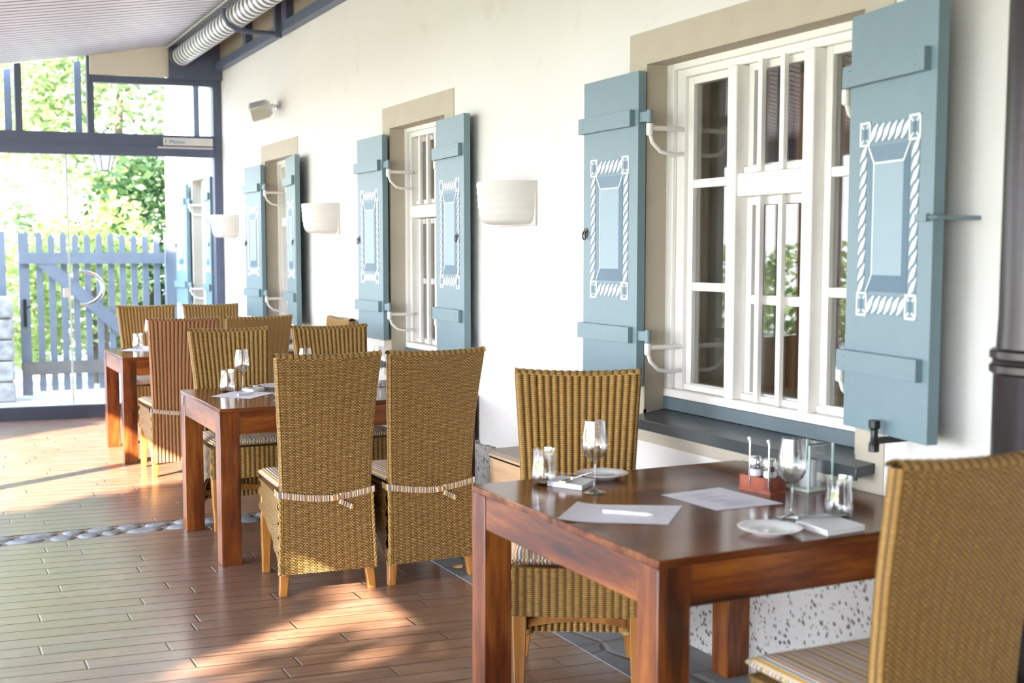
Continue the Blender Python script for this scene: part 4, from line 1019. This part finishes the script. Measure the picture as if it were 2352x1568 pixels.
plant('garden_bush', 'bush', 'pale overexposed hedge behind the left half of the gate', (.95, 17.9, FB), [(0, 0, 1.3, .95, .5, 1.4), (-.7, .1, 1.0, .7, .5, 1.1), (.55, .1, 1.0, .45, .5, 1.1)], 3800, .085, LP, 3, [[(0, 0, 0), (0, 0, .7), (-.05, 0, 1.3)]], 'bushes behind the gate')
plant('garden_tree', 'tree', 'bright green tree above the gate, seen through the upper panes', (2.9, 19.5, FB), [(0, 0, 3.6, 1.5, 1.3, 1.6), (-1.0, .3, 4.3, 1.0, 1.2, 1.2), (.6, 0, 2.2, 1.0, 1.0, 1.0)], 9500, .075, LG, 4, [[(0, 0, 0), (0, 0, 2), (.1, 0, 4)]], 'garden trees')
plant('garden_tree', 'tree', 'sunlit yellow green tree at the upper left behind the glass', (.2, 22.6, FB), [(.9, 0, 4.3, 1.2, 1.0, 1.4), (-.9, 0, 4.4, 1.1, 1.0, 1.3), (1.6, .3, 3.9, .7, .7, .9)], 8500, .075, LY, 5, [[(0, 0, 0), (.1, 0, 2), (.2, 0, 4)]], 'garden trees')
# unseen garden trees, added so their crowns shade the terrace from the low sun
plant('garden_tree', 'tree', 'unseen broad green tree on the lawn, added to shade the middle of the terrace', (-8.0, .65, FB), [(0, 0, 4.4, 1.4, 1.0, 2.2), (.2, -.6, 4.0, 1.1, .9, 1.8), (0, .7, 4.2, 1.2, .8, 2.0)], 14000, .13, LG, 6, [[(0, 0, 0), (0, 0, 2), (0, 0, 4)]], 'garden trees')
plant('garden_tree', 'tree', 'unseen thin leaved young tree on the lawn, added to dapple the front floor', (-7.8, -2.6, FB), [(0, .4, 4.0, 1.0, 1.2, 2.0), (.1, -1.4, 4.0, 1.0, 1.2, 1.9)], 4600, .14, LG, 9, [[(0, 0, 0), (0, 0, 2), (0, 0, 4)]], 'garden trees')
plant('garden_tree', 'tree', 'unseen round crowned tree on the lawn, added to shade the far floor', (-8.2, 6.9, FB), [(0, 0, 4.2, 1.4, 1.7, 2.1)], 9000, .13, LG, 10, [[(0, 0, 0), (0, 0, 2), (0, 0, 4)]], 'garden trees')
plant('garden_bush', 'bush', 'long clipped hedge across the lawn, seen reflected in the large window', (-9.0, 14.0, FB), [(0, -4 + 2 * k, .8, .8, 1.3, .9) for k in range(6)], 7000, .10, LG, 7, [[(0, -3, 0), (0, -3, .6), (0, -3, .9)]], 'garden hedges')

plant('garden_tree', 'tree', 'unseen tree off the far corner of the terrace, added to shade the garden gate', (-4.7, 9.9, FB), [(0, 0, 4.1, 1.3, 1.6, 1.5)], 9000, .12, LD, 8, [[(0, 0, 0), (0, 0, 2), (0, 0, 4)]], 'garden trees')  # crown added out of view to keep the sun off the gate
# ------------------------------------------------------------------ warm lamp in the dining room behind the middle window
t = thing('dining_room_lamp', 'warm glowing lamp inside the dining room behind the middle window', 'lamp', (4.6, 8.6, 1.55))
m = MB(); m.lathe([(.10, 0), (.16, .0), (.11, .2), (.06, .2)], 20); m.build('shade', emit('lamp_glow', (1.0, .55, .20), 6.), t)
m = MB(); m.tube([(0, 0, -1.55), (0, 0, .1)], .02, 8); m.lathe([(.15, -1.55), (.15, -1.52), (.02, -1.5)], 16); m.build('stand', BLACK, t)
ld = bpy.data.lights.new('dining_room_glow', 'POINT'); lo = bpy.data.objects.new('dining_room_glow', ld); col.objects.link(lo); lo.location = (4.9, 9.4, 2.4); ld.energy = 75; ld.color = (1., .80, .60); ld.shadow_soft_size = .15
